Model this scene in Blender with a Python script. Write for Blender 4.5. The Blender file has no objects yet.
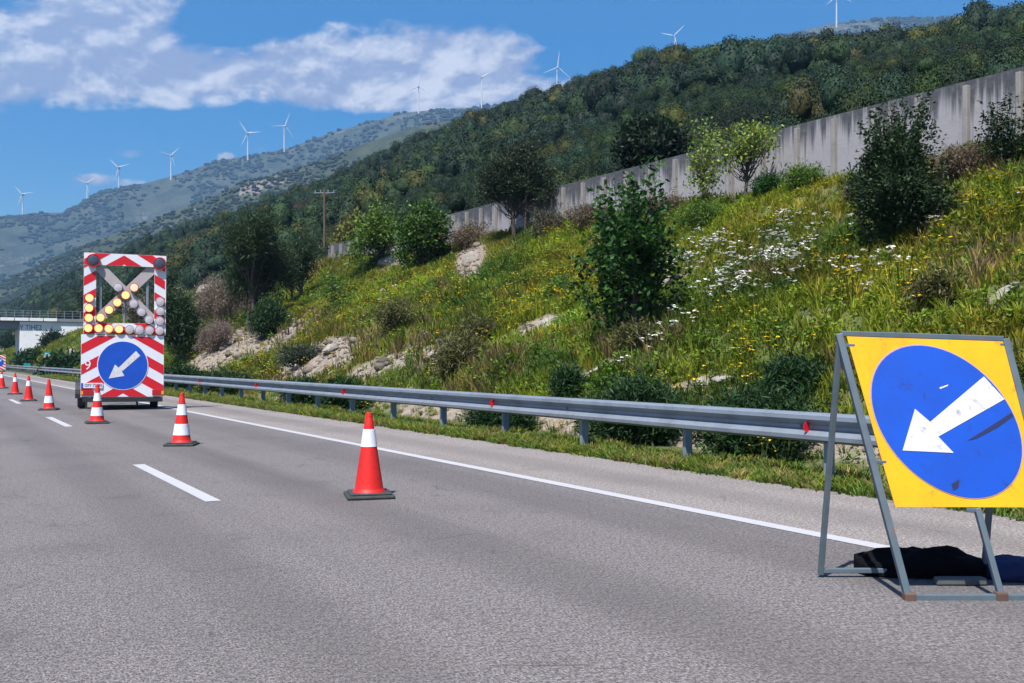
import bpy, bmesh, math, random
import numpy as np
from mathutils import Vector, Matrix
R = math.radians
scene = bpy.context.scene
COL = scene.collection
rng = np.random.default_rng(7)
random.seed(7)

# ------------------------------------------------------------------ camera
CAM_H = 1.25; F = 1000.0; CX = 512.0; HOR = 360.0
cam_d = bpy.data.cameras.new('camera'); cam = bpy.data.objects.new('camera', cam_d); COL.objects.link(cam)
cam.location = (0, 0, CAM_H); cam.rotation_euler = (R(90), 0, 0)
cam_d.sensor_width = 36; cam_d.lens = 36 * F / 1024; cam_d.shift_y = (HOR - 341.5) / 1024
cam_d.clip_start = .1; cam_d.clip_end = 20000
scene.camera = cam

# road axes: u along the carriageway, r to its right
UX, UY = -.5062, .8624
RX, RY = .8624, .5062
def SL(s, L): return (s * UX + L * RX, s * UY + L * RY)
def inv(x, y): return (x * UX + y * UY, x * RX + y * RY)
def ground(px, py):
    y = CAM_H * 1000 / (py - HOR)
    return ((px - CX) / F * y, y)
def proj(x, y, z):
    y = np.maximum(y, .01)
    return CX + F * x / y, HOR - F * (z - CAM_H) / y

# ------------------------------------------------------------------ noise
def _h(i, j, seed):
    n = (i.astype(np.int64) * 374761393 + j.astype(np.int64) * 668265263 + seed * 974711) & 0xffffffff
    n = ((n ^ (n >> 13)) * 1274126177) & 0xffffffff
    return ((n ^ (n >> 16)) & 0xffff) / 65535.0
def vnoise(x, y, seed=0):
    x = np.asarray(x, float); y = np.asarray(y, float)
    i = np.floor(x); j = np.floor(y); fx = x - i; fy = y - j
    fx = fx * fx * (3 - 2 * fx); fy = fy * fy * (3 - 2 * fy)
    a = _h(i, j, seed); b = _h(i + 1, j, seed); c = _h(i, j + 1, seed); d = _h(i + 1, j + 1, seed)
    return (a * (1 - fx) + b * fx) * (1 - fy) + (c * (1 - fx) + d * fx) * fy
def fbm(x, y, seed=0, oct=4):
    v = 0; a = .5; t = 0
    for k in range(oct):
        v = v + a * vnoise(x * 2 ** k + 17 * k, y * 2 ** k - 9 * k, seed + k); t += a; a *= .5
    return v / t
def sstep(a, b, x):
    q = np.clip((x - a) / (b - a), 0, 1); return q * q * (3 - 2 * q)

# ------------------------------------------------------------------ object helpers
def tag(o, label=None, cat=None, group=None, kind=None):
    if label: o['label'] = label
    if cat: o['category'] = cat
    if group: o['group'] = group
    if kind: o['kind'] = kind
    return o
def empty(name, loc=(0, 0, 0), rz=0):
    o = bpy.data.objects.new(name, None); COL.objects.link(o)
    o.location = loc; o.rotation_euler = (0, 0, rz); o.empty_display_size = .2
    return o
def link(name, me, mat, parent=None, loc=None):
    o = bpy.data.objects.new(name, me); COL.objects.link(o)
    if mat is not None and not me.materials: me.materials.append(mat)
    if parent: o.parent = parent
    if loc is not None: o.location = loc
    return o
def quick_mesh(name, V, Q, colors=None, smooth=False):
    V = np.asarray(V, np.float32); Q = np.asarray(Q, np.int32)
    me = bpy.data.meshes.new(name); k = Q.shape[1]
    me.vertices.add(len(V)); me.vertices.foreach_set('co', V.ravel())
    me.loops.add(Q.size); me.loops.foreach_set('vertex_index', Q.ravel())
    me.polygons.add(len(Q)); me.polygons.foreach_set('loop_start', np.arange(0, Q.size, k, dtype=np.int32))
    if smooth: me.polygons.foreach_set('use_smooth', np.ones(len(Q), bool))
    if colors is not None:
        at = me.attributes.new('Col', 'FLOAT_COLOR', 'POINT')
        c = np.ones((len(V), 4), np.float32); c[:, :3] = colors
        at.data.foreach_set('color', c.ravel())
    me.update(calc_edges=True)
    return me
def copy_tree(o, parent=None):
    c = o.copy(); COL.objects.link(c)
    if parent: c.parent = parent
    for ch in list(o.children): copy_tree(ch, c)
    return c

class MB:
    "collects boxes, bars, tubes, prisms and lathes into one mesh"
    def __init__(s): s.v = []; s.f = []; s.sm = []
    def add(s, V, Fs, smooth=False):
        b = len(s.v); s.v += [tuple(p) for p in V]
        for f in Fs: s.f.append([b + i for i in f]); s.sm.append(smooth)
        return s
    def box(s, a, b, bev=0):
        (x0, y0, z0), (x1, y1, z1) = a, b
        bm = bmesh.new(); bmesh.ops.create_cube(bm, size=1)
        for v in bm.verts:
            v.co = Vector(((x0 + x1) / 2 + v.co.x * (x1 - x0), (y0 + y1) / 2 + v.co.y * (y1 - y0), (z0 + z1) / 2 + v.co.z * (z1 - z0)))
        if bev: bmesh.ops.bevel(bm, geom=bm.edges[:], offset=bev, segments=2, affect='EDGES', profile=.5)
        bm.verts.index_update()
        s.add([v.co for v in bm.verts], [[v.index for v in f.verts] for f in bm.faces]); bm.free(); return s
    def bar(s, p, q, w, h, up=(0, 0, 1)):
        p = Vector(p); q = Vector(q); d = (q - p).normalized(); up = Vector(up)
        if abs(d.dot(up)) > .98: up = Vector((0, 1, 0))
        a = d.cross(up).normalized(); b = a.cross(d).normalized()
        V = []
        for e in (p, q):
            for sx, sy in ((-1, -1), (1, -1), (1, 1), (-1, 1)): V.append(e + a * sx * w / 2 + b * sy * h / 2)
        return s.add(V, [(3, 2, 1, 0), (4, 5, 6, 7), (0, 1, 5, 4), (1, 2, 6, 5), (2, 3, 7, 6), (3, 0, 4, 7)])
    def tube(s, pts, rad, n=8, caps=True):
        pts = [Vector(p) for p in pts]; V = []; Fs = []
        for i, p in enumerate(pts):
            d = (pts[min(i + 1, len(pts) - 1)] - pts[max(i - 1, 0)]).normalized()
            up = Vector((0, 0, 1)) if abs(d.z) < .9 else Vector((0, 1, 0))
            a = d.cross(up).normalized(); b = a.cross(d); r = rad[i] if hasattr(rad, '__len__') else rad
            for k in range(n):
                t = 2 * math.pi * k / n; V.append(p + (a * math.cos(t) + b * math.sin(t)) * r)
        for i in range(len(pts) - 1):
            for k in range(n): Fs.append((i * n + k, i * n + (k + 1) % n, (i + 1) * n + (k + 1) % n, (i + 1) * n + k))
        if caps: Fs.append(tuple(range(n))[::-1]); Fs.append(tuple((len(pts) - 1) * n + k for k in range(n)))
        return s.add(V, Fs, True)
    def lathe(s, prof, n=32, origin=(0, 0, 0), M=None):
        V = []; Fs = []; o = Vector(origin)
        for (r, z) in prof:
            for k in range(n):
                t = 2 * math.pi * k / n; p = Vector((r * math.cos(t), r * math.sin(t), z))
                V.append((M @ p if M else p) + o)
        for i in range(len(prof) - 1):
            for k in range(n): Fs.append((i * n + k, i * n + (k + 1) % n, (i + 1) * n + (k + 1) % n, (i + 1) * n + k))
        if prof[0][0] > 1e-6: Fs.append(tuple(range(n))[::-1])
        if prof[-1][0] > 1e-6: Fs.append(tuple((len(prof) - 1) * n + k for k in range(n)))
        return s.add(V, Fs, True)
    def prism(s, poly, d):
        "poly: 3-D points in a plane; d: thickness vector"
        P = [Vector(p) for p in poly]; d = Vector(d); n = len(P)
        return s.add(P + [p + d for p in P], [tuple(range(n))[::-1], tuple(range(n, 2 * n))] + [(i, (i + 1) % n, n + (i + 1) % n, n + i) for i in range(n)])
    def build(s, name, mat, parent=None, bevel=0):
        me = bpy.data.meshes.new(name); me.from_pydata(s.v, [], s.f)
        me.polygons.foreach_set('use_smooth', s.sm)
        me.update()
        if s.sm and any(s.sm): me.set_sharp_from_angle(angle=R(40))
        o = link(name, me, mat, parent)
        if bevel:
            m = o.modifiers.new('bevel', 'BEVEL'); m.width = bevel; m.segments = 2; m.limit_method = 'ANGLE'
        return o

# ------------------------------------------------------------------ materials
class NT:
    def __init__(s, tree): s.t = tree
    def n(s, typ, **kw):
        nd = s.t.nodes.new(typ)
        for k, v in kw.items(): setattr(nd, k, v)
        return nd
    def put(s, sock, v):
        if isinstance(v, bpy.types.NodeSocket): s.t.links.new(v, sock)
        else: sock.default_value = v
    def math(s, op, a, b=0.0, c=0.0, clamp=False):
        nd = s.n('ShaderNodeMath', operation=op, use_clamp=clamp)
        s.put(nd.inputs[0], a); s.put(nd.inputs[1], b); s.put(nd.inputs[2], c); return nd.outputs[0]
    def mix(s, f, a, b, mode='MIX'):
        nd = s.n('ShaderNodeMix', data_type='RGBA', blend_type=mode)
        s.put(nd.inputs[0], f)
        for i, v in ((6, a), (7, b)): s.put(nd.inputs[i], v if isinstance(v, bpy.types.NodeSocket) else (*v, 1))
        return nd.outputs[2]
    def noise(s, vec, scale, detail=4, rough=.55, dist=0):
        nd = s.n('ShaderNodeTexNoise'); nd.inputs['Scale'].default_value = scale; nd.inputs['Detail'].default_value = detail
        nd.inputs['Roughness'].default_value = rough; nd.inputs['Distortion'].default_value = dist
        if vec is not None: s.put(nd.inputs['Vector'], vec)
        return nd.outputs[0]
    def ramp(s, f, lo, hi, smooth=True):
        nd = s.n('ShaderNodeMapRange', interpolation_type='SMOOTHSTEP' if smooth else 'LINEAR')
        s.put(nd.inputs[0], f); s.put(nd.inputs[1], lo); s.put(nd.inputs[2], hi); return nd.outputs[0]
    def coord(s, kind='Object'): return s.n('ShaderNodeTexCoord').outputs[kind]
    def mapping(s, v, scale=(1, 1, 1), rot=(0, 0, 0)):
        nd = s.n('ShaderNodeMapping'); s.put(nd.inputs[0], v); nd.inputs['Scale'].default_value = scale; nd.inputs['Rotation'].default_value = rot
        return nd.outputs[0]
    def attr(s, name='Col'):
        return s.n('ShaderNodeAttribute', attribute_name=name).outputs[0]
    def bump(s, h, strength=.3, dist=.02):
        nd = s.n('ShaderNodeBump'); nd.inputs['Strength'].default_value = strength; nd.inputs['Distance'].default_value = dist
        s.put(nd.inputs['Height'], h); return nd.outputs[0]
def material(name):
    m = bpy.data.materials.new(name); m.use_nodes = True
    t = NT(m.node_tree); b = m.node_tree.nodes['Principled BSDF']
    return m, t, b
def paint(name, col, rough=.5, metal=0, var=.12, scale=6, dirt=(.12, .11, .10), dirt_amt=.15, bump=0, spec=.4):
    m, t, b = material(name)
    v = t.coord('Object')
    n1 = t.noise(v, scale, 6, .6)
    c = t.mix(t.math('MULTIPLY', t.ramp(n1, .35, .75), var * 2, clamp=True), col, tuple(x * .6 for x in col))
    n2 = t.noise(v, scale * 3.1, 5, .7, .4)
    c = t.mix(t.math('MULTIPLY', t.ramp(n2, .55, .72), dirt_amt, clamp=True), c, dirt)
    t.put(b.inputs['Base Color'], c); b.inputs['Metallic'].default_value = metal
    t.put(b.inputs['Roughness'], t.math('ADD', t.math('MULTIPLY', n1, .25), rough - .12))
    b.inputs['Specular IOR Level'].default_value = spec
    if bump: t.put(b.inputs['Normal'], t.bump(n2, bump, .01))
    return m
M = {}
M['steel'] = paint('galvanised_steel', (.215, .25, .30), .5, .3, .35, 2.2, (.11, .11, .115), .5)
M['post_steel'] = paint('post_steel', (.22, .27, .32), .55, .3, .25, 4, (.2, .16, .12), .3)
M['frame_steel'] = paint('frame_steel', (.115, .155, .185), .55, .3, .3, 9, (.22, .09, .04), .55)
M['red'] = paint('reflective_red', (.52, .008, .018), .45, 0, .08, 3)
M['white'] = paint('reflective_white', (.64, .65, .71), .45, 0, .08, 3, dirt_amt=.1)
M['cone_red'] = paint('cone_red', (.60, .014, .011), .55, 0, .3, 6, (.16, .035, .03), .65)
M['cone_white'] = paint('cone_white', (.66, .67, .73), .5, 0, .2, 9, (.28, .27, .28), .6)
M['rubber'] = paint('dark_rubber', (.035, .042, .045), .8, 0, .3, 9, (.14, .13, .12), .4)
M['blue'] = paint('sign_blue', (.0006, .066, .45), .6, 0, .22, 3, (.012, .03, .14), .6)
M['yellow'] = paint('sign_yellow', (.76, .385, .006), .5, 0, .22, 3, (.22, .12, .02), .62, .15)
M['sign_white'] = paint('sign_white', (.60, .60, .64), .5, 0, .2, 5, (.22, .22, .24), .75)
M['disc_mark'] = paint('dark_mark', (.012, .02, .075), .7)
M['rim_white'] = paint('sign_rim', (.42, .27, .36), .6)
M['lamp_off'] = paint('lamp_lens_off', (.50, .46, .50), .25, 0, .2, 12, dirt_amt=.05, spec=.6)
M['lamp_case'] = paint('lamp_case', (.45, .03, .03), .5)
M['lamp_dark'] = paint('lamp_dark_lens', (.05, .06, .085), .25, spec=.6)
M['beige'] = paint('beige_arm', (.36, .33, .33), .6, 0, .15, 2)
M['chassis'] = paint('chassis_black', (.018, .022, .026), .6, 0, .2, 5, (.1, .09, .08), .3)
M['tail_red'] = paint('tail_light_red', (.35, .006, .01), .25, spec=.7)
M['amber'] = paint('amber_lens', (.85, .25, .01), .25, spec=.7)
M['turbine'] = paint('turbine_white', (.58, .59, .62), .5, 0, .03, .1, dirt_amt=.0)
M['black_cloth'] = paint('black_sandbag_cloth', (.004, .0045, .006), .95, 0, .3, 20, (.012, .012, .012), .3, .3, .1)
M['navy_cloth'] = paint('navy_sandbag_cloth', (.010, .018, .075), .85, 0, .3, 20, (.02, .03, .06), .3, .3)
M['grey_block'] = paint('grey_weight', (.085, .095, .10), .8, 0, .3, 15)
M['wood'] = paint('pole_wood', (.11, .065, .05), .85, 0, .3, 1.5)
M['teal'] = paint('teal_sign', (.0, .28, .28), .5)
M['ink'] = paint('ink_navy', (.03, .035, .10), .7)
M['bark'] = paint('bark', (.075, .06, .048), .9, 0, .35, 6, (.03, .025, .02), .4, .4)
M['twig'] = paint('dry_twig', (.23, .18, .15), .9, 0, .3, 6)
m, t, b = material('lamp_lens_lit'); t.put(b.inputs['Base Color'], (.4, .25, .1, 1)); t.put(b.inputs['Emission Color'], (1, .47, .17, 1)); b.inputs['Emission Strength'].default_value = .9; M['lamp_on'] = m
m, t, b = material('lamp_lens_dim'); t.put(b.inputs['Base Color'], (.4, .28, .22, 1)); t.put(b.inputs['Emission Color'], (1, .55, .35, 1)); b.inputs['Emission Strength'].default_value = .55; M['lamp_dim'] = m

def leafmat(name, trans=.3, rough=.55):
    m, t, b = material(name)
    c = t.attr('Col'); t.put(b.inputs['Base Color'], c); b.inputs['Roughness'].default_value = rough
    b.inputs['Specular IOR Level'].default_value = .25
    tr = t.n('ShaderNodeBsdfTranslucent'); t.put(tr.inputs[0], t.mix(.5, c, (.16, .22, .02), 'MULTIPLY') if False else c)
    mx = t.n('ShaderNodeMixShader'); mx.inputs[0].default_value = trans
    out = m.node_tree.nodes['Material Output']
    t.put(mx.inputs[1], b.outputs[0]); t.put(mx.inputs[2], tr.outputs[0]); t.put(out.inputs[0], mx.outputs[0])
    return m
M['leaf'] = leafmat('leaves'); M['grass'] = leafmat('grass_blades', .35, .6); M['petal'] = leafmat('petals', .3, .7)
M['canopy'] = leafmat('forest_canopy', .15, .7)
m, t, b = material('forest_crown'); hue = t.n('ShaderNodeAttribute', attribute_name='hue', attribute_type='INSTANCER').outputs['Vector']
t.put(b.inputs['Base Color'], t.mix(1.0, hue, t.attr('Col'), 'MULTIPLY')); b.inputs['Roughness'].default_value = .7; b.inputs['Specular IOR Level'].default_value = .2; M['canopy_crown'] = m

# asphalt
def asphalt(name, base, tint):
    m, t, b = material(name); v = t.coord('Object')
    g1 = t.noise(t.mapping(t.mapping(v, (1, 1, 1), (0, 0, R(-30.4))), (1.25, .62, 1)), 78, 3, .8); g2 = t.noise(v, 26, 4, .7); g3 = t.noise(v, .55, 5, .6)
    vs = t.mapping(v, (1, 1, 1), (0, 0, R(-30.4)))      # along the driving direction
    g4 = t.noise(t.mapping(vs, (1.6, .045, 1)), 1.0, 4, .6)
    g5 = t.noise(v, 1.9, 5, .65)
    c = t.mix(t.ramp(g1, .30, .70), tuple(x * .16 for x in base), tuple(x * 2.35 for x in tint))
    c = t.mix(t.math('MULTIPLY', t.ramp(g2, .44, .66), .65), c, tuple(x * .50 for x in base))
    c = t.mix(t.math('MULTIPLY', t.ramp(g3, .45, .75), .35), c, tuple(x * .62 for x in base))
    c = t.mix(t.math('MULTIPLY', t.ramp(g4, .48, .75), .38), c, tuple(x * .6 for x in base))
    c = t.mix(t.math('MULTIPLY', t.ramp(g5, .56, .76), .45), c, tuple(x * .52 for x in base))
    dp = t.n('ShaderNodeVectorMath', operation='DOT_PRODUCT'); t.put(dp.inputs[0], v); dp.inputs[1].default_value = (RX, RY, 0)
    trk = t.math('COSINE', t.math('MULTIPLY', t.math('SUBTRACT', dp.outputs['Value'], 3.15), 2 * math.pi / 1.62))
    c = t.mix(t.math('MULTIPLY', t.ramp(t.math('ADD', trk, t.math('MULTIPLY', g4, .9)), .1, 1.5), .36), c, tuple(x * .55 for x in base))
    vo = t.n('ShaderNodeTexVoronoi', feature='DISTANCE_TO_EDGE'); vo.inputs['Scale'].default_value = .42; t.put(vo.inputs['Vector'], t.mix(.12, v, t.n('ShaderNodeTexNoise').outputs[1]) if False else v)
    crk = t.math('MULTIPLY', t.ramp(t.math('ADD', vo.outputs['Distance'], t.math('MULTIPLY', g2, .012)), .012, .004), t.ramp(g5, .50, .62))
    c = t.mix(t.math('MULTIPLY', crk, .7), c, (.04, .038, .04))
    spot = t.ramp(t.noise(v, 3.3, 3, .5), .70, .76); c = t.mix(t.math('MULTIPLY', spot, .5), c, (.045, .042, .045))
    t.put(b.inputs['Base Color'], c); b.inputs['Roughness'].default_value = .85; b.inputs['Specular IOR Level'].default_value = .3
    t.put(b.inputs['Normal'], t.bump(t.math('ADD', g1, t.math('MULTIPLY', g2, .8)), .6, .008))
    return m
M['asphalt'] = asphalt('asphalt', (.116, .106, .107), (.126, .115, .116))
M['shoulder'] = asphalt('shoulder_asphalt', (.180, .161, .154), (.190, .171, .163))
m, t, b = material('road_paint'); v = t.coord('Object')
wear = t.math('MULTIPLY', t.ramp(t.noise(v, 38, 5, .75), .54, .70), t.ramp(t.noise(v, 1.2, 3), .35, .65))
c = t.mix(wear, (.37, .37, .39), (.16, .15, .155)); c = t.mix(t.math('MULTIPLY', t.ramp(t.noise(v, 3, 4), .45, .8), .3), c, (.4, .39, .39))
t.put(b.inputs['Base Color'], c); b.inputs['Roughness'].default_value = .7; M['paint'] = m
# ground of the embankment, coloured by zone
m, t, b = material('embankment_soil'); v = t.coord('Object')
n1 = t.noise(v, 1.1, 6, .65); n2 = t.noise(v, 5, 6, .7); n3 = t.noise(v, 14, 5, .7)
grass = t.mix(t.ramp(n1, .35, .65), (.055, .085, .02), (.12, .115, .04)); grass = t.mix(t.ramp(n2, .5, .75), grass, (.11, .075, .04))
rock = t.mix(t.ramp(n2, .35, .6), (.14, .112, .085), (.255, .215, .178)); rock = t.mix(t.math('MULTIPLY', t.ramp(n3, .5, .72), .7), rock, (.13, .105, .08))
sep = t.n('ShaderNodeSeparateColor'); t.put(sep.inputs[0], t.attr('Col'))
msk = t.ramp(t.math('ADD', sep.outputs[0], t.math('MULTIPLY', t.math('SUBTRACT', n3, .5), .8)), .3, .6)
t.put(b.inputs['Base Color'], t.mix(msk, grass, rock)); b.inputs['Roughness'].default_value = .95
t.put(b.inputs['Normal'], t.bump(t.math('ADD', n2, n3), .6, .035)); M['soil'] = m
def hillmat(name, dark, light, rockc, sc, rthr, bumpd):
    m, t, b = material(name); v = t.coord('Object')
    n1 = t.noise(v, sc, 6, .65); n2 = t.noise(v, sc * 5, 6, .7); n3 = t.noise(v, sc * .3, 4, .6)
    c = t.mix(t.ramp(n1, .40, .60), dark, light)
    c = t.mix(t.ramp(t.math('ADD', n2, t.math('MULTIPLY', t.math('SUBTRACT', n3, .5), .7)), rthr, rthr + .10), c, rockc)
    c = t.mix(t.ramp(t.noise(v, sc * 9, 4, .7), .5, .66), c, dark)
    sep = t.n('ShaderNodeSeparateColor'); t.put(sep.inputs[0], t.attr('Col'))
    mk = t.ramp(t.math('ADD', sep.outputs[0], t.math('MULTIPLY', t.math('SUBTRACT', n2, .5), 1.3)), .4, .6)
    c = t.mix(mk, c, rockc)
    t.put(b.inputs['Base Color'], c); b.inputs['Roughness'].default_value = .95
    t.put(b.inputs['Normal'], t.bump(n2, .9, bumpd)); return m
M['hill'] = hillmat('hill_soil', (.015, .026, .010), (.03, .042, .016), (.30, .25, .22), .04, .85, 1.0)
M['mountain'] = hillmat('mountain_slope', (.018, .034, .020), (.056, .068, .040), (.17, .155, .14), .021, .62, 6)
M['spur'] = hillmat('spur_slope', (.020, .034, .017), (.055, .068, .034), (.20, .175, .155), .016, .70, 5)
M['field'] = hillmat('field', (.04, .06, .02), (.09, .10, .04), (.2, .17, .12), .05, .8, .3)
# streaked concrete of the retaining wall
m, t, b = material('streaked_concrete'); v = t.coord('Object')
st = t.noise(t.mapping(v, (1.6, 1.6, .05)), 1.0, 6, .62); st2 = t.noise(t.mapping(v, (6, 6, .16)), 1.0, 5, .7)
fine = t.noise(v, 5, 6, .7)
sx = t.n('ShaderNodeSeparateXYZ'); t.put(sx.inputs[0], v)
top = t.ramp(sx.outputs[2], 7.3, 9.1)                                  # dirt runs down from the coping
stain = t.ramp(t.math('ADD', t.math('ADD', t.math('MULTIPLY', st, .85), t.math('MULTIPLY', st2, .95)), t.math('MULTIPLY', top, .44)), .96, 1.24)
c = t.mix(stain, (.275, .268, .295), (.05, .054, .066)); c = t.mix(t.math('MULTIPLY', t.ramp(fine, .45, .7), .35), c, (.2, .19, .18))
t.put(b.inputs['Base Color'], c); b.inputs['Roughness'].default_value = .9; t.put(b.inputs['Normal'], t.bump(fine, .4, .03)); M['concrete'] = m
M['pale_concrete'] = paint('pale_concrete', (.25, .235, .225), .85, 0, .3, 1.2, (.09, .09, .095), .6)
M['white_concrete'] = paint('white_concrete', (.80, .80, .83), .85, 0, .12, .5, (.4, .4, .4), .4)
M['grey_concrete'] = paint('grey_concrete', (.20, .22, .25), .85, 0, .2, .6)
m, t, b = material('limestone'); v = t.coord('Object'); n2 = t.noise(v, 6, 6, .7); n1 = t.noise(v, 1.7, 5, .6)
c = t.mix(t.ramp(n1, .35, .65), (.19, .165, .14), (.34, .31, .28)); c = t.mix(t.ramp(n2, .52, .68), c, (.14, .125, .11))
t.put(b.inputs['Base Color'], c); b.inputs['Roughness'].default_value = .9; t.put(b.inputs['Normal'], t.bump(n2, .8, .05)); M['rock'] = m

# ------------------------------------------------------------------ terrain
def emb_z(s, L):
    s = np.asarray(s, float); L = np.asarray(L, float)
    z = np.where(L < 8.7, 0.0, 0.0)
    z = -.16 * np.exp(-((L - 9.3) / .45) ** 2)
    q = np.clip((L - 9.6) / 13.4, 0, 1)
    shape = q + .055 * np.sin(q * math.pi * 2 + .35 * np.sin(s * .13)) * np.clip(q * 7, 0, 1)
    shape = np.where(q >= 1, 1.0, shape)
    top = np.clip(6.15 + .017 * s, 6.0, 7.6) + .3 * (vnoise(s * .08, s * 0 + 3, 5) - .5)
    z = z + top * np.clip(shape, 0, 1.02)
    amp = np.clip((L - 9.2) / 2.5, 0, 1) * np.clip((23.6 - L) / 2, .15, 1)
    z = z + amp * (1.1 * (fbm(s * .16, L * .26, 11, 4) - .5) + .35 * (fbm(s * .9, L * .9, 21, 3) - .5))
    return z
def emb_w(s, L):
    x, y = SL(s, L); return x, y, float(emb_z(s, L))
def hit(px, py):
    "where the sight line through this picture point meets the embankment"
    t = (px - CX) / F; e = (HOR - py) / F
    Y = np.arange(5, 320, .05); X = t * Y; Z = CAM_H + e * Y
    s, L = inv(X, Y)
    zz = emb_z(s, L); k = np.where((zz >= Z) & (L > 7.5))[0]
    if not len(k):                                  # looks over the crest: stand just below the wall
        L = 22.7; s = L * (RX - RY * t) / (-UX + UY * t); x, y = SL(s, L); return Vector((x, y, float(emb_z(s, L))))
    i = k[0]
    return Vector((X[i], Y[i], zz[i]))
def patch(px, py, lst):
    v = np.zeros_like(px)
    for (cx, cy, rx, ry, rot, a) in lst:
        c, sn = math.cos(R(rot)), math.sin(R(rot)); dx = px - cx; dy = py - cy
        xx = (dx * c + dy * sn) / rx; yy = (-dx * sn + dy * c) / ry
        v = np.maximum(v, a * np.clip(1.5 - (xx * xx + yy * yy), 0, 1))
    return v
BARE = [(232, 350, 56, 17, -25, 1), (318, 360, 52, 16, -22, 1), (285, 338, 46, 9, -30, .9), (380, 368, 40, 10, -20, .8), (470, 262, 24, 16, -45, 1), (432, 345, 22, 26, -30, .7),
        (600, 372, 45, 7, -28, .9), (540, 327, 26, 8, -28, 1), (690, 387, 34, 7, -10, .8), (1003, 300, 26, 8, -40, .9), (820, 440, 300, 16, 4, .55),
        (500, 412, 130, 10, 7, .8), (350, 395, 70, 8, 6, .8), (668, 282, 22, 8, -28, .8), (70, 352, 14, 6, -20, .8), (395, 262, 22, 8, -25, .8),
        (770, 295, 30, 4, -25, .7), (185, 275, 30, 9, -15, .6), (640, 360, 34, 9, -30, .6), (750, 195, 26, 5, -20, .7), (480, 300, 30, 8, -35, .5), (860, 262, 20, 5, -30, .6), (930,240,40,6,-35,.6)]
LUSH = [(720, 225, 50, 34, -20, 1), (600, 275, 70, 28, -30, .9), (850, 320, 120, 40, -5, .55), (990, 215, 45, 30, 0, .7), (640, 235, 40, 18, -20, .9), (500, 330, 60, 18, -30, .8),
        (540, 395, 50, 18, 0, .6), (385, 300, 50, 16, -30, .6), (560, 250, 40, 16, -25, .7), (800, 215, 50, 25, -10, .6), (1000, 330, 50, 20, 0, .4)]
DRY = [(470, 222, 60, 12, -12, 1), (590, 205, 60, 12, -12, .9), (690, 165, 50, 16, -12, .8), (940, 210, 40, 50, -20, .7), (640, 345, 40, 30, -20, .8), (470, 375, 60, 26, 0, .8),
       (390, 340, 50, 25, 0, .7), (780, 270, 60, 16, -25, .6), (320, 265, 30, 14, 0, .8), (860, 370, 60, 16, -10, .7), (960, 280, 60, 16, -30, .7), (1000, 165, 40, 20, 0, .8), (300, 330, 40, 16, -25, .6), (250,385,100,12,5,.5)]

# embankment sheet
sv = np.concatenate([np.arange(-14, 40, .45), np.arange(40, 100, .8), np.arange(100, 470, 3.0)])
Lv = np.concatenate([np.arange(7.25, 24.6, .33), [26, 28]])
S, LL = np.meshgrid(sv, Lv, indexing='ij')
Z = emb_z(S, LL); Z[:, 0] = -.02; Z[:, 1] = -.005
Z = np.where(LL < 8.9, Z + .015 * fbm(S * 1.5, LL * 3, 3) * (LL > 7.6), Z)
X, Y = SL(S, LL); PX, PY = proj(X, Y, Z)
bare = np.where(Y > 2, patch(PX, PY, BARE), 0) + .25 * sstep(.55, .7, fbm(S * .25, LL * .5, 31)) + .5 * sstep(8.5, 9.2, LL) * sstep(10.5, 9.5, LL) * sstep(.3, .6, fbm(S * .7, LL, 37))
ns, nl = S.shape
idx = np.arange(ns * nl).reshape(ns, nl)
Q = np.stack([idx[:-1, :-1], idx[1:, :-1], idx[1:, 1:], idx[:-1, 1:]], -1).reshape(-1, 4)[:, ::-1]
cc = np.zeros((ns * nl, 3)); cc[:, 0] = bare.ravel()
tag(link('embankment', quick_mesh('embankment', np.stack([X, Y, Z], -1).reshape(-1, 3), Q, cc, True), M['soil']), kind='structure')

# flat ground to the horizon, road, shoulder, markings
def strip(name, s0, s1, L0, L1, z, mat, parent=None, n=1):
    V = []; Fs = []
    for i in range(n + 1):
        s = s0 + (s1 - s0) * i / n
        V += [(*SL(s, L0), z), (*SL(s, L1), z)]
    for i in range(n): Fs.append((2 * i, 2 * i + 1, 2 * i + 3, 2 * i + 2))
    mb = MB(); mb.add(V, Fs); return mb.build(name, mat, parent)
g = quick_mesh('ground', [(-4000, -600, -.05), (4000, -600, -.05), (4000, 4600, -.05), (-4000, 4600, -.05)], [(0, 1, 2, 3)], np.zeros((4, 3)))
tag(link('ground', g, M['field']), kind='structure')
tag(strip('road', -60, 480, -9, 5.58, 0, M['asphalt']), kind='structure')
tag(strip('road_shoulder', -60, 480, 5.58, 7.42, 0, M['shoulder']), kind='structure')
tag(strip('edge_line', -60, 480, 5.43, 5.58, .004, M['paint']), kind='structure')
dash0 = inv(*ground(176, 480))[0]
for k in range(-2, 12):
    c = dash0 + k * 11.4
    Lk = 2.12 if k == 0 else 2.25
    tag(strip('lane_dash', c - 1.8, c + 1.8, Lk + .01, Lk + .145, .004, M['paint']), kind='structure')
tag(strip('median_line', -60, 480, -1.35, -1.2, .004, M['paint']), kind='structure')

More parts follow.
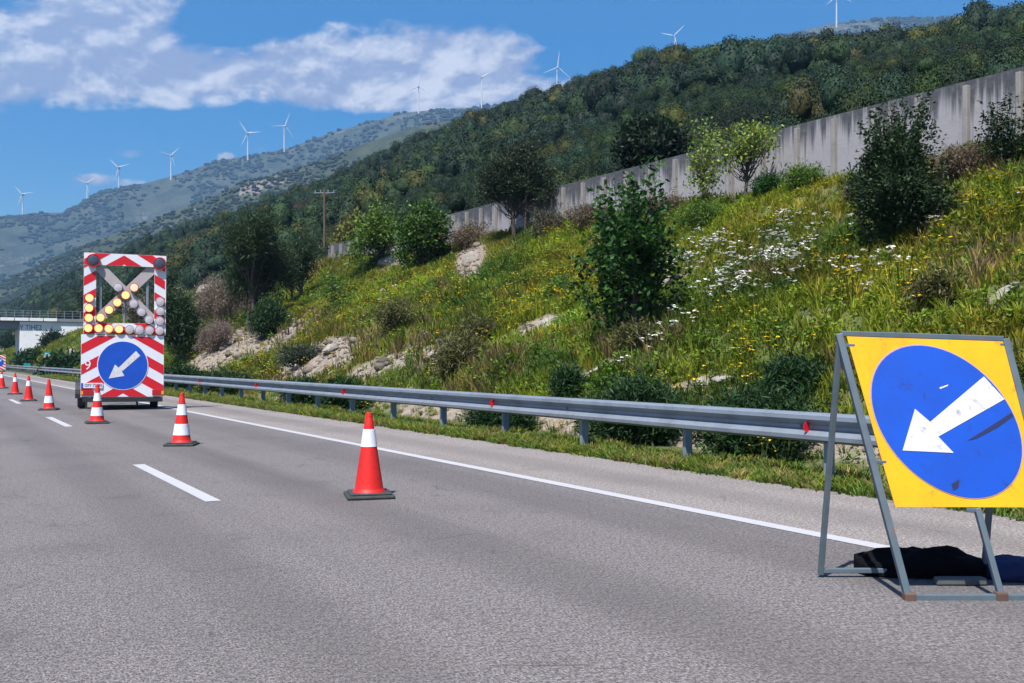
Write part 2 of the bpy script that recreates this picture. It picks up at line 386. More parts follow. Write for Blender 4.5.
# hills
def polar_hill(name, mat, sky, depth, base, zb, seed, amp, tlim, nt=260, nq=70, lower=0.0, power=1.0, rock=None, fscale=1.0, past=1.25):
    sky = sorted(sky); sx = np.array([p[0] for p in sky], float); sy = np.array([p[1] for p in sky], float)
    T = np.linspace(tlim[0], tlim[1], nt); qv = np.concatenate([np.linspace(0, 1, nq), np.linspace(1.03, past, 8)])
    TT, QQ = np.meshgrid(T, qv, indexing='ij')
    yr = depth(TT); yb = base(TT)
    e = (HOR - np.interp(CX + F * TT, sx, sy)) / F
    zr = CAM_H + e * yr - lower
    Yv = yb + (yr - yb) * QQ; Xv = TT * Yv
    fl = np.clip(QQ * 3, 0, 1) * np.clip((1.0 - QQ) * 5, .03, 1)
    nz = fbm(Xv * fscale, Yv * fscale, seed, 5) - .5
    ridged = 1 - np.abs(2 * fbm(Xv * fscale * .6 + 5, Yv * fscale * .25, seed + 9, 4) - 1)
    zz = np.where(QQ <= 1, zb + (zr - zb) * np.power(np.clip(QQ, 0, 1), power), zr - (QQ - 1) * (yr - yb) * .35)
    Zv = zz + amp * fl * (np.where(amp > 100, nz * .8, nz * 1.2) + np.where(amp > 100, np.minimum(ridged - .98, 0) * 1.1, (ridged - .75) * .8))
    idx = np.arange(Xv.size).reshape(Xv.shape)
    Q = np.stack([idx[:-1, :-1], idx[1:, :-1], idx[1:, 1:], idx[:-1, 1:]], -1).reshape(-1, 4)
    cc = np.zeros((Xv.size, 3))
    if rock is not None:
        a, b = proj(Xv, Yv, Zv); cc[:, 0] = patch(a, b, rock).ravel()
    o = tag(link(name, quick_mesh(name, np.stack([Xv, Yv, Zv], -1).reshape(-1, 3), Q, cc, True), mat), kind='structure')
    return TT, QQ, Xv, Yv, Zv
def interp(pts):
    a = np.array([p[0] for p in pts], float); b = np.array([p[1] for p in pts], float)
    return lambda t: np.interp(t, a, b)
HSKY = [(-300, 345), (-100, 330), (0, 306), (50, 283), (100, 258), (150, 238), (200, 221), (280, 200), (330, 184), (360, 169), (400, 148), (430, 135), (470, 120), (500, 111),
        (540, 99), (580, 83), (620, 69), (660, 59), (700, 53), (760, 50), (830, 46), (900, 37), (960, 22), (1024, 9), (1200, -20), (1700, -60)]
hd = interp([(-.8, 900), (-.52, 800), (-.4, 620), (-.2, 450), (0, 340), (.5, 260), (1.2, 220)])
hb = lambda t: np.minimum(25.5 / np.maximum(.8624 * t + .5062, .02), hd(t) * .62)
hill = polar_hill('forest_hill', M['hill'], HSKY, hd, hb, 6.6, 41, 7, (-.72, 1.15), 240, 70, 5.6, 1.0, [(10, 303, 24, 9, -20, 1)], .02)
MSKY = [(-400, 250), (-150, 225), (0, 218), (35, 213), (62, 213), (82, 203), (100, 193), (150, 182), (190, 170), (215, 160), (250, 155), (290, 147), (330, 132), (370, 121), (400, 113), (430, 110),
        (470, 107), (520, 101), (557, 93), (620, 82), (674, 63), (720, 62), (800, 70), (1200, 120)]
mtn = polar_hill('mountain', M['mountain'], MSKY, interp([(-1, 2600), (1, 2600)]), interp([(-1, 1250), (1, 1250)]), 10, 51, 170, (-.95, .6), 330, 90, 0, 1.0, [(245, 158, 60, 4, -20, .36), (320, 140, 60, 4, -22, .40), (430, 113, 60, 5, -8, .42)], .003)
SSKY = [(-300, 345), (-100, 330), (0, 283), (60, 256), (133, 227), (170, 212), (195, 203), (222, 192), (240, 182), (262, 177), (300, 168), (350, 149), (400, 131), (440, 122), (480, 118), (560, 125), (700, 140)]
spur = polar_hill('mountain_spur', M['spur'], SSKY, interp([(-1, 1150), (1, 1150)]), interp([(-1, 850), (1, 700)]), 20, 61, 40, (-.8, .2), 220, 60, 0, 1.0,
                  [(258, 186, 26, 9, -20, .55), (285, 180, 16, 6, -20, .4), (50, 275, 70, 12, -10, .35)], .006)
RSKY = [(600, 80), (700, 62), (740, 50), (765, 40), (800, 31), (830, 24), (870, 19), (930, 17), (965, 18), (1010, 16), (1100, 30), (1500, 80)]
rmt = polar_hill('distant_hill', M['mountain'], RSKY, interp([(-1, 2450), (2, 2450)]), interp([(-1, 1300), (2, 1300)]), 60, 71, 60, (.08, 1.0), 160, 50, 0, 1.0, [(850, 28, 90, 7, -4, .42)], .004)

# ------------------------------------------------------------------ scatter machinery
def scatter(name, tmpl, P, scale, rot, col, mat, tilt=None, jitter=.2, zs=None):
    "tmpl: list of (verts, quads, tint); one merged mesh"
    Vs = []; Qs = []; Cs = []; off = 0
    pick = rng.integers(0, len(tmpl), len(P))
    for k, (tv, tq, tc) in enumerate(tmpl):
        w = np.where(pick == k)[0]
        if not len(w): continue
        c = np.cos(rot[w])[:, None]; sn = np.sin(rot[w])[:, None]; sc = scale[w][:, None]
        x = tv[None, :, 0] * sc; y = tv[None, :, 1] * sc; z = tv[None, :, 2] * (sc if zs is None else zs[w][:, None])
        V = np.stack([x * c - y * sn, x * sn + y * c, z + 0 * x], -1) + P[w][:, None, :]
        C = col[w][:, None, :] * tc[None, :, :]
        Vs.append(V.reshape(-1, 3)); Cs.append(C.reshape(-1, 3))
        Qs.append((tq[None] + (np.arange(len(w)) * len(tv))[:, None, None] + off).reshape(-1, 4)); off += len(w) * len(tv)
    me = quick_mesh(name, np.concatenate(Vs), np.concatenate(Qs), np.clip(np.concatenate(Cs), 0, 1))
    return link(name, me, mat)
def leaf_quads(C, D, N, ln, wd):
    "rhombic leaves at C pointing along D"
    D = D / np.linalg.norm(D, axis=1, keepdims=True); Sd = np.cross(D, N); Sd /= np.linalg.norm(Sd, axis=1, keepdims=True) + 1e-9
    ln = np.asarray(ln)[:, None]; wd = np.asarray(wd)[:, None]
    V = np.stack([C, C + D * ln * .45 + Sd * wd * .5, C + D * ln, C + D * ln * .45 - Sd * wd * .5], 1)
    return V.reshape(-1, 3), np.arange(len(C) * 4).reshape(-1, 4)
def rnd_dir(n): d = rng.normal(size=(n, 3)); return d / np.linalg.norm(d, axis=1, keepdims=True)

# ------------------------------------------------------------------ forest canopy
def crown_tmpl(nleaf, size, seed, sub=3, core=.8, jit=.3):
    r = np.random.default_rng(seed)
    lob = r.normal(size=(7, 3)) * np.array([.45, .45, .28]); lob[:, 2] += .55; lr = r.uniform(.42, .68, 7)
    k = r.integers(0, 7, nleaf); d = r.normal(size=(nleaf, 3)); d /= np.linalg.norm(d, axis=1, keepdims=True); d[:, 2] = np.where(d[:, 2] < -.3, -d[:, 2], d[:, 2])
    C = lob[k] + d * (lr[k] * r.uniform(.75, 1.06, nleaf))[:, None]
    N = d + r.normal(size=(nleaf, 3)) * jit
    D = np.cross(N, r.normal(size=(nleaf, 3)))
    V, Qd = leaf_quads(C, D, N, r.uniform(.7, 1.3, nleaf) * size, r.uniform(.6, 1.0, nleaf) * size)
    tint = np.repeat(r.uniform(.85, 1.15, nleaf), 4)[:, None] * np.ones((1, 3))
    # opaque lobes below the leaves
    bm = bmesh.new(); bmesh.ops.create_cube(bm, size=2); bmesh.ops.subdivide_edges(bm, edges=bm.edges[:], cuts=sub, use_grid_fill=True)
    bv = np.array([v.co[:] for v in bm.verts]); bv /= np.linalg.norm(bv, axis=1, keepdims=True); bm.verts.index_update()
    iq = np.array([[v.index for v in f.verts] for f in bm.faces]); bm.free()
    for q in range(7):
        w = bv * (1 + .30 * (fbm(bv[:, 0] * 3.1 + seed + q * 7, bv[:, 1] * 3.1 + bv[:, 2] * 2.3, 300 + q, 3)[:, None] - .5)) * lr[q] * core + lob[q]
        Qd = np.concatenate([Qd, iq + len(V)]); V = np.concatenate([V, w]); tint = np.concatenate([tint, np.ones((len(w), 3)) * (r.uniform(.8, 1.15) * r.uniform(.9, 1.1, len(w)))[:, None]])
    return V, Qd, tint
near_t = [crown_tmpl(4200, .062, i, 4, .60, .5) for i in range(6)]
mid_t = [crown_tmpl(1700, .092, 10 + i, 4, .76, .34) for i in range(6)]
far_t = [crown_tmpl(600, .15, 20 + i, 3, .82, .3) for i in range(5)]
TT, QQ, HX, HY, HZ = hill
def hill_pt(n, tr, ymin, ymax):
    t = rng.uniform(*tr, n); y = np.sqrt(rng.uniform(0, 1, n) * (ymax ** 2 - ymin ** 2) + ymin ** 2)
    yb = hb(t); yr = hd(t); q = (y - yb) / (yr - yb); ok = (q > .01) & (q < 1.06); t = t[ok]; y = y[ok]; q = q[ok]
    fi = (t - TT[0, 0]) / (TT[-1, 0] - TT[0, 0]) * (TT.shape[0] - 1); i = np.clip(np.round(fi).astype(int), 0, TT.shape[0] - 1)
    j = np.clip(np.round(q * 69).astype(int), 0, 69)
    return np.stack([t * y, y, HZ[i, j] - .5], 1)
FC = np.array([[.019, .046, .017], [.028, .062, .017], [.014, .036, .018], [.040, .074, .016], [.022, .054, .028], [.085, .100, .018], [.058, .060, .018], [.050, .038, .018]])
FP = np.array([.27, .22, .20, .12, .13, .035, .02, .005])
def forest(P, tm, rlo, rhi):
    n = len(P); kind = rng.choice(len(FC), n, p=FP)
    patchy = fbm(P[:, 0] * .02, P[:, 1] * .02, 81)
    kind = np.where((patchy > .60) & (rng.random(n) < .28), 5, kind)
    col = FC[kind] * rng.uniform(.36, .78, n)[:, None]
    sc = rng.uniform(rlo, rhi, n) * (1 + .4 * (fbm(P[:, 0] * .05, P[:, 1] * .05, 82) - .5))
    return P, sc, col
parts = []
for (cnt, tr, y0, y1, tm, a, b) in ((6000, (-.40, .60), 40, 125, near_t, .8, 1.5), (26000, (-.5, .60), 122, 300, mid_t, 1.0, 3.1), (24000, (-.56, .05), 300, 860, far_t, 1.6, 3.8), (350, (.60, 1.1), 60, 250, far_t, 2, 3.5)):
    P = hill_pt(cnt, tr, y0, y1)
    a_, b_ = proj(P[:, 0], P[:, 1], P[:, 2])
    keep = ~((np.abs(a_ - 8) < 24) & (np.abs(b_ - 303) < 7))
    P = P[keep]
    f_ = forest(P, tm, a, b); order = np.argsort(-f_[1]); grid = {}; ok = []
    for i in order:                                    # keep the crowns apart, large ones first
        x, y, r_ = f_[0][i, 0], f_[0][i, 1], f_[1][i]; gi, gj = int(x // 6), int(y // 6); good = True
        for di in (-1, 0, 1):
            for dj in (-1, 0, 1):
                for (x2, y2, r2) in grid.get((gi + di, gj + dj), ()):
                    if (x - x2) ** 2 + (y - y2) ** 2 < (.47 * (r_ + r2)) ** 2: good = False; break
        if good: grid.setdefault((gi, gj), []).append((x, y, r_)); ok.append(i)
    parts.append((tm, tuple(q_[ok] for q_ in f_)))
# one object: a point per crown, a crown model on each point
tcol = bpy.data.collections.new('crown_models'); alltm = []
for tm in (near_t, mid_t, far_t):
    for (tv, tq, tc) in tm:
        ob = bpy.data.objects.new('crown_%02d' % len(alltm), quick_mesh('crown_model', tv, tq, tc)); ob.data.materials.append(M['canopy_crown']); tcol.objects.link(ob); alltm.append(tm)
base_i = {id(near_t): 0, id(mid_t): len(near_t), id(far_t): len(near_t) + len(mid_t)}
FPt = np.concatenate([p[1][0] for p in parts]); FSc = np.concatenate([p[1][1] for p in parts]); FCo = np.concatenate([p[1][2] for p in parts])
FIx = np.concatenate([base_i[id(p[0])] + rng.integers(0, len(p[0]), len(p[1][0])) for p in parts])
nF = len(FPt); fm = bpy.data.meshes.new('forest'); fm.vertices.add(nF); fm.vertices.foreach_set('co', FPt.astype(np.float32).ravel())
def pattr(name, typ, arr, prop='value'):
    a_ = fm.attributes.new(name, typ, 'POINT'); a_.data.foreach_set(prop, np.ascontiguousarray(arr).ravel())
pattr('pick', 'INT', FIx.astype(np.int32)); pattr('turn', 'FLOAT_VECTOR', np.stack([rng.normal(size=nF) * .08, rng.normal(size=nF) * .08, rng.uniform(0, 6.28, nF)], 1).astype(np.float32), 'vector')
pattr('size', 'FLOAT_VECTOR', np.stack([FSc, FSc, FSc * rng.uniform(.9, 1.45, nF)], 1).astype(np.float32), 'vector')
pattr('hue', 'FLOAT_VECTOR', FCo.astype(np.float32), 'vector')
fo = link('forest', fm, None)
ng = bpy.data.node_groups.new('crowns_on_points', 'GeometryNodeTree'); ng.interface.new_socket('Geometry', in_out='INPUT', socket_type='NodeSocketGeometry'); ng.interface.new_socket('Geometry', in_out='OUTPUT', socket_type='NodeSocketGeometry')
N_ = ng.nodes; gi = N_.new('NodeGroupInput'); go = N_.new('NodeGroupOutput'); ip = N_.new('GeometryNodeInstanceOnPoints'); ci = N_.new('GeometryNodeCollectionInfo'); st_ = N_.new('GeometryNodeStoreNamedAttribute')
ci.inputs['Collection'].default_value = tcol; ci.inputs['Separate Children'].default_value = True; ci.inputs['Reset Children'].default_value = True
def na(name, typ): n_ = N_.new('GeometryNodeInputNamedAttribute'); n_.data_type = typ; n_.inputs['Name'].default_value = name; return n_.outputs['Attribute']
e2r = N_.new('FunctionNodeEulerToRotation')
for a_, b_ in ((gi.outputs[0], ip.inputs['Points']), (ci.outputs[0], ip.inputs['Instance']), (na('pick', 'INT'), ip.inputs['Instance Index']), (na('turn', 'FLOAT_VECTOR'), e2r.inputs[0]), (e2r.outputs[0], ip.inputs['Rotation']), (na('size', 'FLOAT_VECTOR'), ip.inputs['Scale']), (ip.outputs[0], go.inputs[0])): ng.links.new(a_, b_)
ip.inputs['Pick Instance'].default_value = True
gm = fo.modifiers.new('crowns', 'NODES'); gm.node_group = ng
tag(fo, 'dense dark green forest canopy covering the hillside behind the concrete wall', 'forest', kind='stuff')
print('forest crowns', nF)

# scrub dots on the far mountain and spur
def blob_tmpl(seed):
    r = np.random.default_rng(seed); bm = bmesh.new(); bmesh.ops.create_cube(bm, size=1.4); bmesh.ops.subdivide_edges(bm, edges=bm.edges[:], cuts=1, use_grid_fill=True)
    v = np.array([x.co[:] for x in bm.verts]); v /= np.linalg.norm(v, axis=1, keepdims=True); v *= r.uniform(.75, 1.2, len(v))[:, None]; v[:, 2] = v[:, 2] * .7 + .3
    bm.verts.index_update(); q = np.array([[x.index for x in f.verts] for f in bm.faces]); bm.free()
    return v, q, np.ones((len(v), 3))
blobs = [blob_tmpl(i) for i in range(5)]
def scrub(name, hill, n, lo, hi, seed, label):
    TT, QQ, HX, HY, HZ = hill
    i = rng.integers(0, TT.shape[0] - 1, n); j = np.minimum((rng.random(n) ** .7 * (TT.shape[1] - 9)).astype(int), TT.shape[1] - 10); fu = rng.random(n); fv = rng.random(n)
    def bl(A): return (A[i, j] * (1 - fu) + A[i + 1, j] * fu) * (1 - fv) + (A[i, j + 1] * (1 - fu) + A[i + 1, j + 1] * fu) * fv
    P = np.stack([bl(HX), bl(HY), bl(HZ)], 1)
    dens = fbm(P[:, 0] * .012, P[:, 1] * .012, seed); P = P[dens + rng.normal(size=n) * .08 > .47]; n = len(P)
    col = np.array([.016, .030, .015]) * rng.uniform(.6, 1.5, n)[:, None]
    o = scatter(name, blobs, P, rng.uniform(lo, hi, n), rng.uniform(0, 6.28, n), col, M['canopy'])
    tag(o, label, 'scrub', kind='stuff')
scrub('mountain_scrub', mtn, 30000, 3, 7.5, 91, 'scattered dark scrub dotting the hazy far mountain below the turbines')
scrub('spur_scrub', spur, 16000, 1.2, 3.0, 92, 'scattered green scrub on the spur between forest and far mountain')
scrub('hilltop_scrub', rmt, 22000, 3, 8, 93, 'scrub and small trees on the grey hilltop at upper right')

# ------------------------------------------------------------------ grass and flowers on the embankment
def tuft_tmpl(nb, seed, spread=.5, wid=.035, lean=.5):
    r = np.random.default_rng(seed); V = []; Qd = []; C = []
    for k in range(nb):
        a = r.uniform(0, 6.28); rad = r.uniform(0, spread) * .6; b = np.array([math.cos(a), math.sin(a), 0]) * rad; h = r.uniform(.55, 1.1)
        ln = np.array([math.cos(a + r.normal() * .6), math.sin(a + r.normal() * .6), 0]) * lean * r.uniform(.3, 1); sd = np.array([-ln[1], ln[0], 0]); sd = sd / (np.linalg.norm(sd) + 1e-6)
        sd = np.array([math.cos(a * 3), math.sin(a * 3), 0]) * wid * r.uniform(.7, 1.4)
        o = len(V)
        for (f, w) in ((0, 1), (.55, .8), (1, .12)):
            p = b + ln * f * f + np.array([0, 0, h * (f - .12 * f * f * lean)]); V += [p - sd * w, p + sd * w]
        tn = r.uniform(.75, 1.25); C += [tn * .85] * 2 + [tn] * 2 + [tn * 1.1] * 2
        Qd += [(o, o + 1, o + 3, o + 2), (o + 2, o + 3, o + 5, o + 4)]
    return np.array(V), np.array(Qd), np.array(C)[:, None] * np.ones((1, 3))
def herb_tmpl(nl, seed, lw=.16):
    r = np.random.default_rng(seed); h = r.uniform(.05, 1, nl); rad = .35 * (1.1 - h) + .08; a = r.uniform(0, 6.28, nl)
    C = np.stack([np.cos(a) * rad * r.uniform(.2, 1, nl), np.sin(a) * rad * r.uniform(.2, 1, nl), h * .9], 1)
    D = np.stack([np.cos(a), np.sin(a), r.normal(size=nl) * .5 + .3], 1); N = r.normal(size=(nl, 3)) * .5 + np.array([0, 0, 1])
    V, Qd = leaf_quads(C, D, N, r.uniform(.7, 1.4, nl) * lw * 1.6, r.uniform(.7, 1.2, nl) * lw)
    return V, Qd, np.repeat(r.uniform(.7, 1.3, nl), 4)[:, None] * np.ones((1, 3))
grass_t = [tuft_tmpl(13, i, .55, .030, .5) for i in range(6)]
weed_t = [herb_tmpl(34, 40 + i) for i in range(5)]
def sample_emb(n, s0, s1, L0, L1):
    s = rng.uniform(s0, s1, n); L = rng.uniform(L0, L1, n); z = emb_z(s, L); x, y = SL(s, L)
    P = np.stack([x, y, z], 1); px, py = proj(x, y, z)
    ok = (y > 3) & (px > -80) & (px < 1110) & (py < 760)
    return P[ok], s[ok], L[ok], px[ok], py[ok]
zones = [(26000, 0, 26, 8.9, 23.4, 1.0), (24000, 26, 60, 9.0, 23.8, 1.25), (13000, 60, 110, 9, 24, 1.8), (7000, 110, 210, 9, 24, 2.6)]
gP = []; gs = []; gz = []; gc = []; wP = []; ws = []; wc = []
BR = np.array([.215, .255, .020]); MD = np.array([.085, .150, .020]); DR = np.array([.25, .19, .075]); BN = np.array([.125, .085, .05]); YG = np.array([.27, .235, .02])
for (n, s0, s1, L0, L1, k) in zones:
    P, s, L, px, py = sample_emb(n, s0, s1, L0, L1)
    bare = np.clip(patch(px, py, BARE), 0, 1); lush = patch(px, py, LUSH) * .9; dry = patch(px, py, DRY)
    f1 = fbm(s * .35, L * .6, 101); f2 = fbm(s * .8, L * 1.2, 102); f3 = fbm(s * .2, L * .35, 103); f4 = fbm(s * 1.6, L * 2.2, 104)
    keep = (rng.random(len(P)) > bare * 1.03) & (f4 > .30)
    P, s, L, px, py, lush, dry, f1, f2, f3 = [a[keep] for a in (P, s, L, px, py, lush, dry, f1, f2, f3)]
    n = len(P)
    dr = np.clip(dry + .9 * (f1 - .46) * 2, 0, 1) * np.clip(1 - lush, .1, 1); br = np.clip(.42 + lush + (f2 - .5) * 2.2, 0, 1)
    col = MD[None] * (1 - br)[:, None] + BR[None] * br[:, None]
    yg = (f3 > .55) & (rng.random(n) < .6); col[yg] = YG
    pick = rng.random(n); isd = pick < dr * .60
    col[isd] = np.where((rng.random(isd.sum()) < .6)[:, None], DR, BN)
    col *= (rng.uniform(.7, 1.25, n) * np.clip(.35 + 1.3 * fbm(s * .28 + 40, L * .45, 108), .5, 1.35))[:, None]
    weed = (rng.random(n) < .30) & ~isd
    sc = rng.uniform(.17, .38, n) * k * (1 + .25 * dry) * (.35 + .65 * sstep(9.2, 11.5, L))* (.55 + .9 * fbm(s * .5, L * .8, 107))
    gP.append(P[~weed]); gs.append(sc[~weed] * .9 + .06); gz.append(sc[~weed]); gc.append(col[~weed])
    wP.append(P[weed]); ws.append(sc[weed] * .95); wc.append(col[weed] * np.array([.7, .85, .8]))
# verge between the asphalt and the rail foot
P, s, L, px, py = sample_emb(26000, -2, 80, 7.38, 9.2)
n = len(P); kp = (rng.random(n) < np.where(L < 8.15, 1.0, .4)) & ((fbm(s * 1.2, L * 2, 111) > .36) | (L < 7.9)); P, s, L = P[kp], s[kp], L[kp]; n = len(P)
col = np.where((rng.random(n) < .22)[:, None], DR, np.where((rng.random(n) < .4)[:, None], BR * .75, MD * 1.05)) * rng.uniform(.7, 1.25, n)[:, None]
gP.append(P); gs.append(rng.uniform(.16, .30, n) * (1 + s / 80)); gz.append(rng.uniform(.045, .11, n) * (.6 + .9 * fbm(s * .9, L * 1.5, 113)) * (1 + s / 60)); gc.append(col)
gP = np.concatenate(gP); gs = np.concatenate(gs); gz = np.concatenate(gz); gc = np.concatenate(gc)
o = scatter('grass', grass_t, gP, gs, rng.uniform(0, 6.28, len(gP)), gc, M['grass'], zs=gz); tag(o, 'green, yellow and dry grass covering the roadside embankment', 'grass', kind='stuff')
wP = np.concatenate(wP); ws = np.concatenate(ws); wc = np.concatenate(wc)
o = scatter('weeds', weed_t, wP, ws, rng.uniform(0, 6.28, len(wP)), wc, M['grass']); tag(o, 'low leafy weeds growing among the grass on the embankment', 'weeds', kind='stuff')
print('tufts', len(gP), 'weeds', len(wP))

def flower_tmpl(seed, nh, hr, disc):
    "a few stems, each with a flat flower head"
    r = np.random.default_rng(seed); V = []; Qd = []; C = []
    g_ = np.array([.06, .10, .02]); 
    for k in range(nh):
        a = r.uniform(0, 6.28); rr = r.uniform(.05, .5); top = np.array([math.cos(a) * rr, math.sin(a) * rr, r.uniform(.65, 1.05)]); bs = top * np.array([.3, .3, 0])
        sd = np.array([math.cos(a * 5), math.sin(a * 5), 0]) * .01; o = len(V)
        V += [bs - sd, bs + sd, top + sd, top - sd]; C += [g_] * 4; Qd.append((o, o + 1, o + 2, o + 3))
        for q in range(disc):
            h = r.uniform(.5, 1.0) * hr; ctr = top + r.normal(size=3) * np.array([hr, hr, hr * .35]) * .75; tl = r.normal(size=3) * .35; nrm = np.array([tl[0], tl[1], 1]); ax = np.cross(nrm, [math.cos(q), math.sin(q), 0]); ax /= np.linalg.norm(ax); ay = np.cross(nrm, ax); ay /= np.linalg.norm(ay)
            o = len(V); V += [ctr - ax * h, ctr + ay * h, ctr + ax * h, ctr - ay * h]; C += [np.ones(3) * r.uniform(.8, 1.1)] * 4; Qd.append((o, o + 1, o + 2, o + 3))
    return np.array(V), np.array(Qd), np.array(C)
WH = [(705, 258, 40, 12, -25, 1), (735, 262, 30, 8, -10, .9), (760, 282, 40, 12, -15, 1), (740, 310, 55, 14, -8, 1), (700, 320, 30, 8, 0, .8), (790, 240, 30, 9, 0, .6), (650, 365, 45, 14, -30, .9), (860, 300, 60, 25, 0, .25),
      (820, 250, 100, 18, -20, .22), (690, 270, 30, 10, -30, .9), (1010, 215, 20, 10, 0, .4), (930, 235, 20, 6, -30, .5), (950, 330, 50, 12, 0, .25)]
P, s, L, px, py = sample_emb(14000, 0, 60, 9.3, 23)
m_ = patch(px, py, WH); kp = rng.random(len(P)) < m_ * .24 * (.0 + 1.5 * fbm(s * .9, L * 1.4, 121)) + .002; Pw = P[kp]
o = scatter('white_wildflowers', [flower_tmpl(i, 4, .075, 4) for i in range(5)], Pw, rng.uniform(.42, .70, len(Pw)), rng.uniform(0, 6.28, len(Pw)), np.ones((len(Pw), 3)) * np.array([.74, .74, .70]), M['petal'])
tag(o, 'white umbel wildflowers in patches on the embankment right of the leafy tree', 'wildflowers', kind='stuff')
P, s, L, px, py = sample_emb(30000, 0, 80, 8.0, 23)
m_ = np.clip((fbm(s * .3, L * .45, 131) - .46) * 3.5, 0, 1) * np.clip(patch(px, py, LUSH) + .35, 0, 1); kp = rng.random(len(P)) < m_ * .20 + .003; Py = P[kp]; Ly = L[kp]
o = scatter('yellow_wildflowers', [flower_tmpl(30 + i, 5, .05, 3) for i in range(5)], Py, np.where(Ly < 9.5, rng.uniform(.3, .42, len(Py)), rng.uniform(.4, .66, len(Py))), rng.uniform(0, 6.28, len(Py)), np.ones((len(Py), 3)) * np.array([.72, .50, .01]), M['petal'])
tag(o, 'small yellow wildflowers dotted over the grassy embankment', 'wildflowers', kind='stuff')
# stones
P, s, L, px, py = sample_emb(60000, 0, 110, 8.7, 23)
b_ = patch(px, py, BARE); kp = rng.random(len(P)) < b_ * .26 + .006; Ps = P[kp]; n = len(Ps)
o = scatter('loose_stones', blobs, Ps - np.array([0, 0, .02]), rng.uniform(.018, .060, n) * (1 + (rng.random(n) < .08) * 1.5) * (1 + inv(Ps[:, 0], Ps[:, 1])[0] / 60), rng.uniform(0, 6.28, n), np.array([.215, .185, .155]) * rng.uniform(.45, 1.3, n)[:, None], M['petal'])
tag(o, 'pale loose stones lying on the bare patches of the embankment', 'stones', kind='stuff')

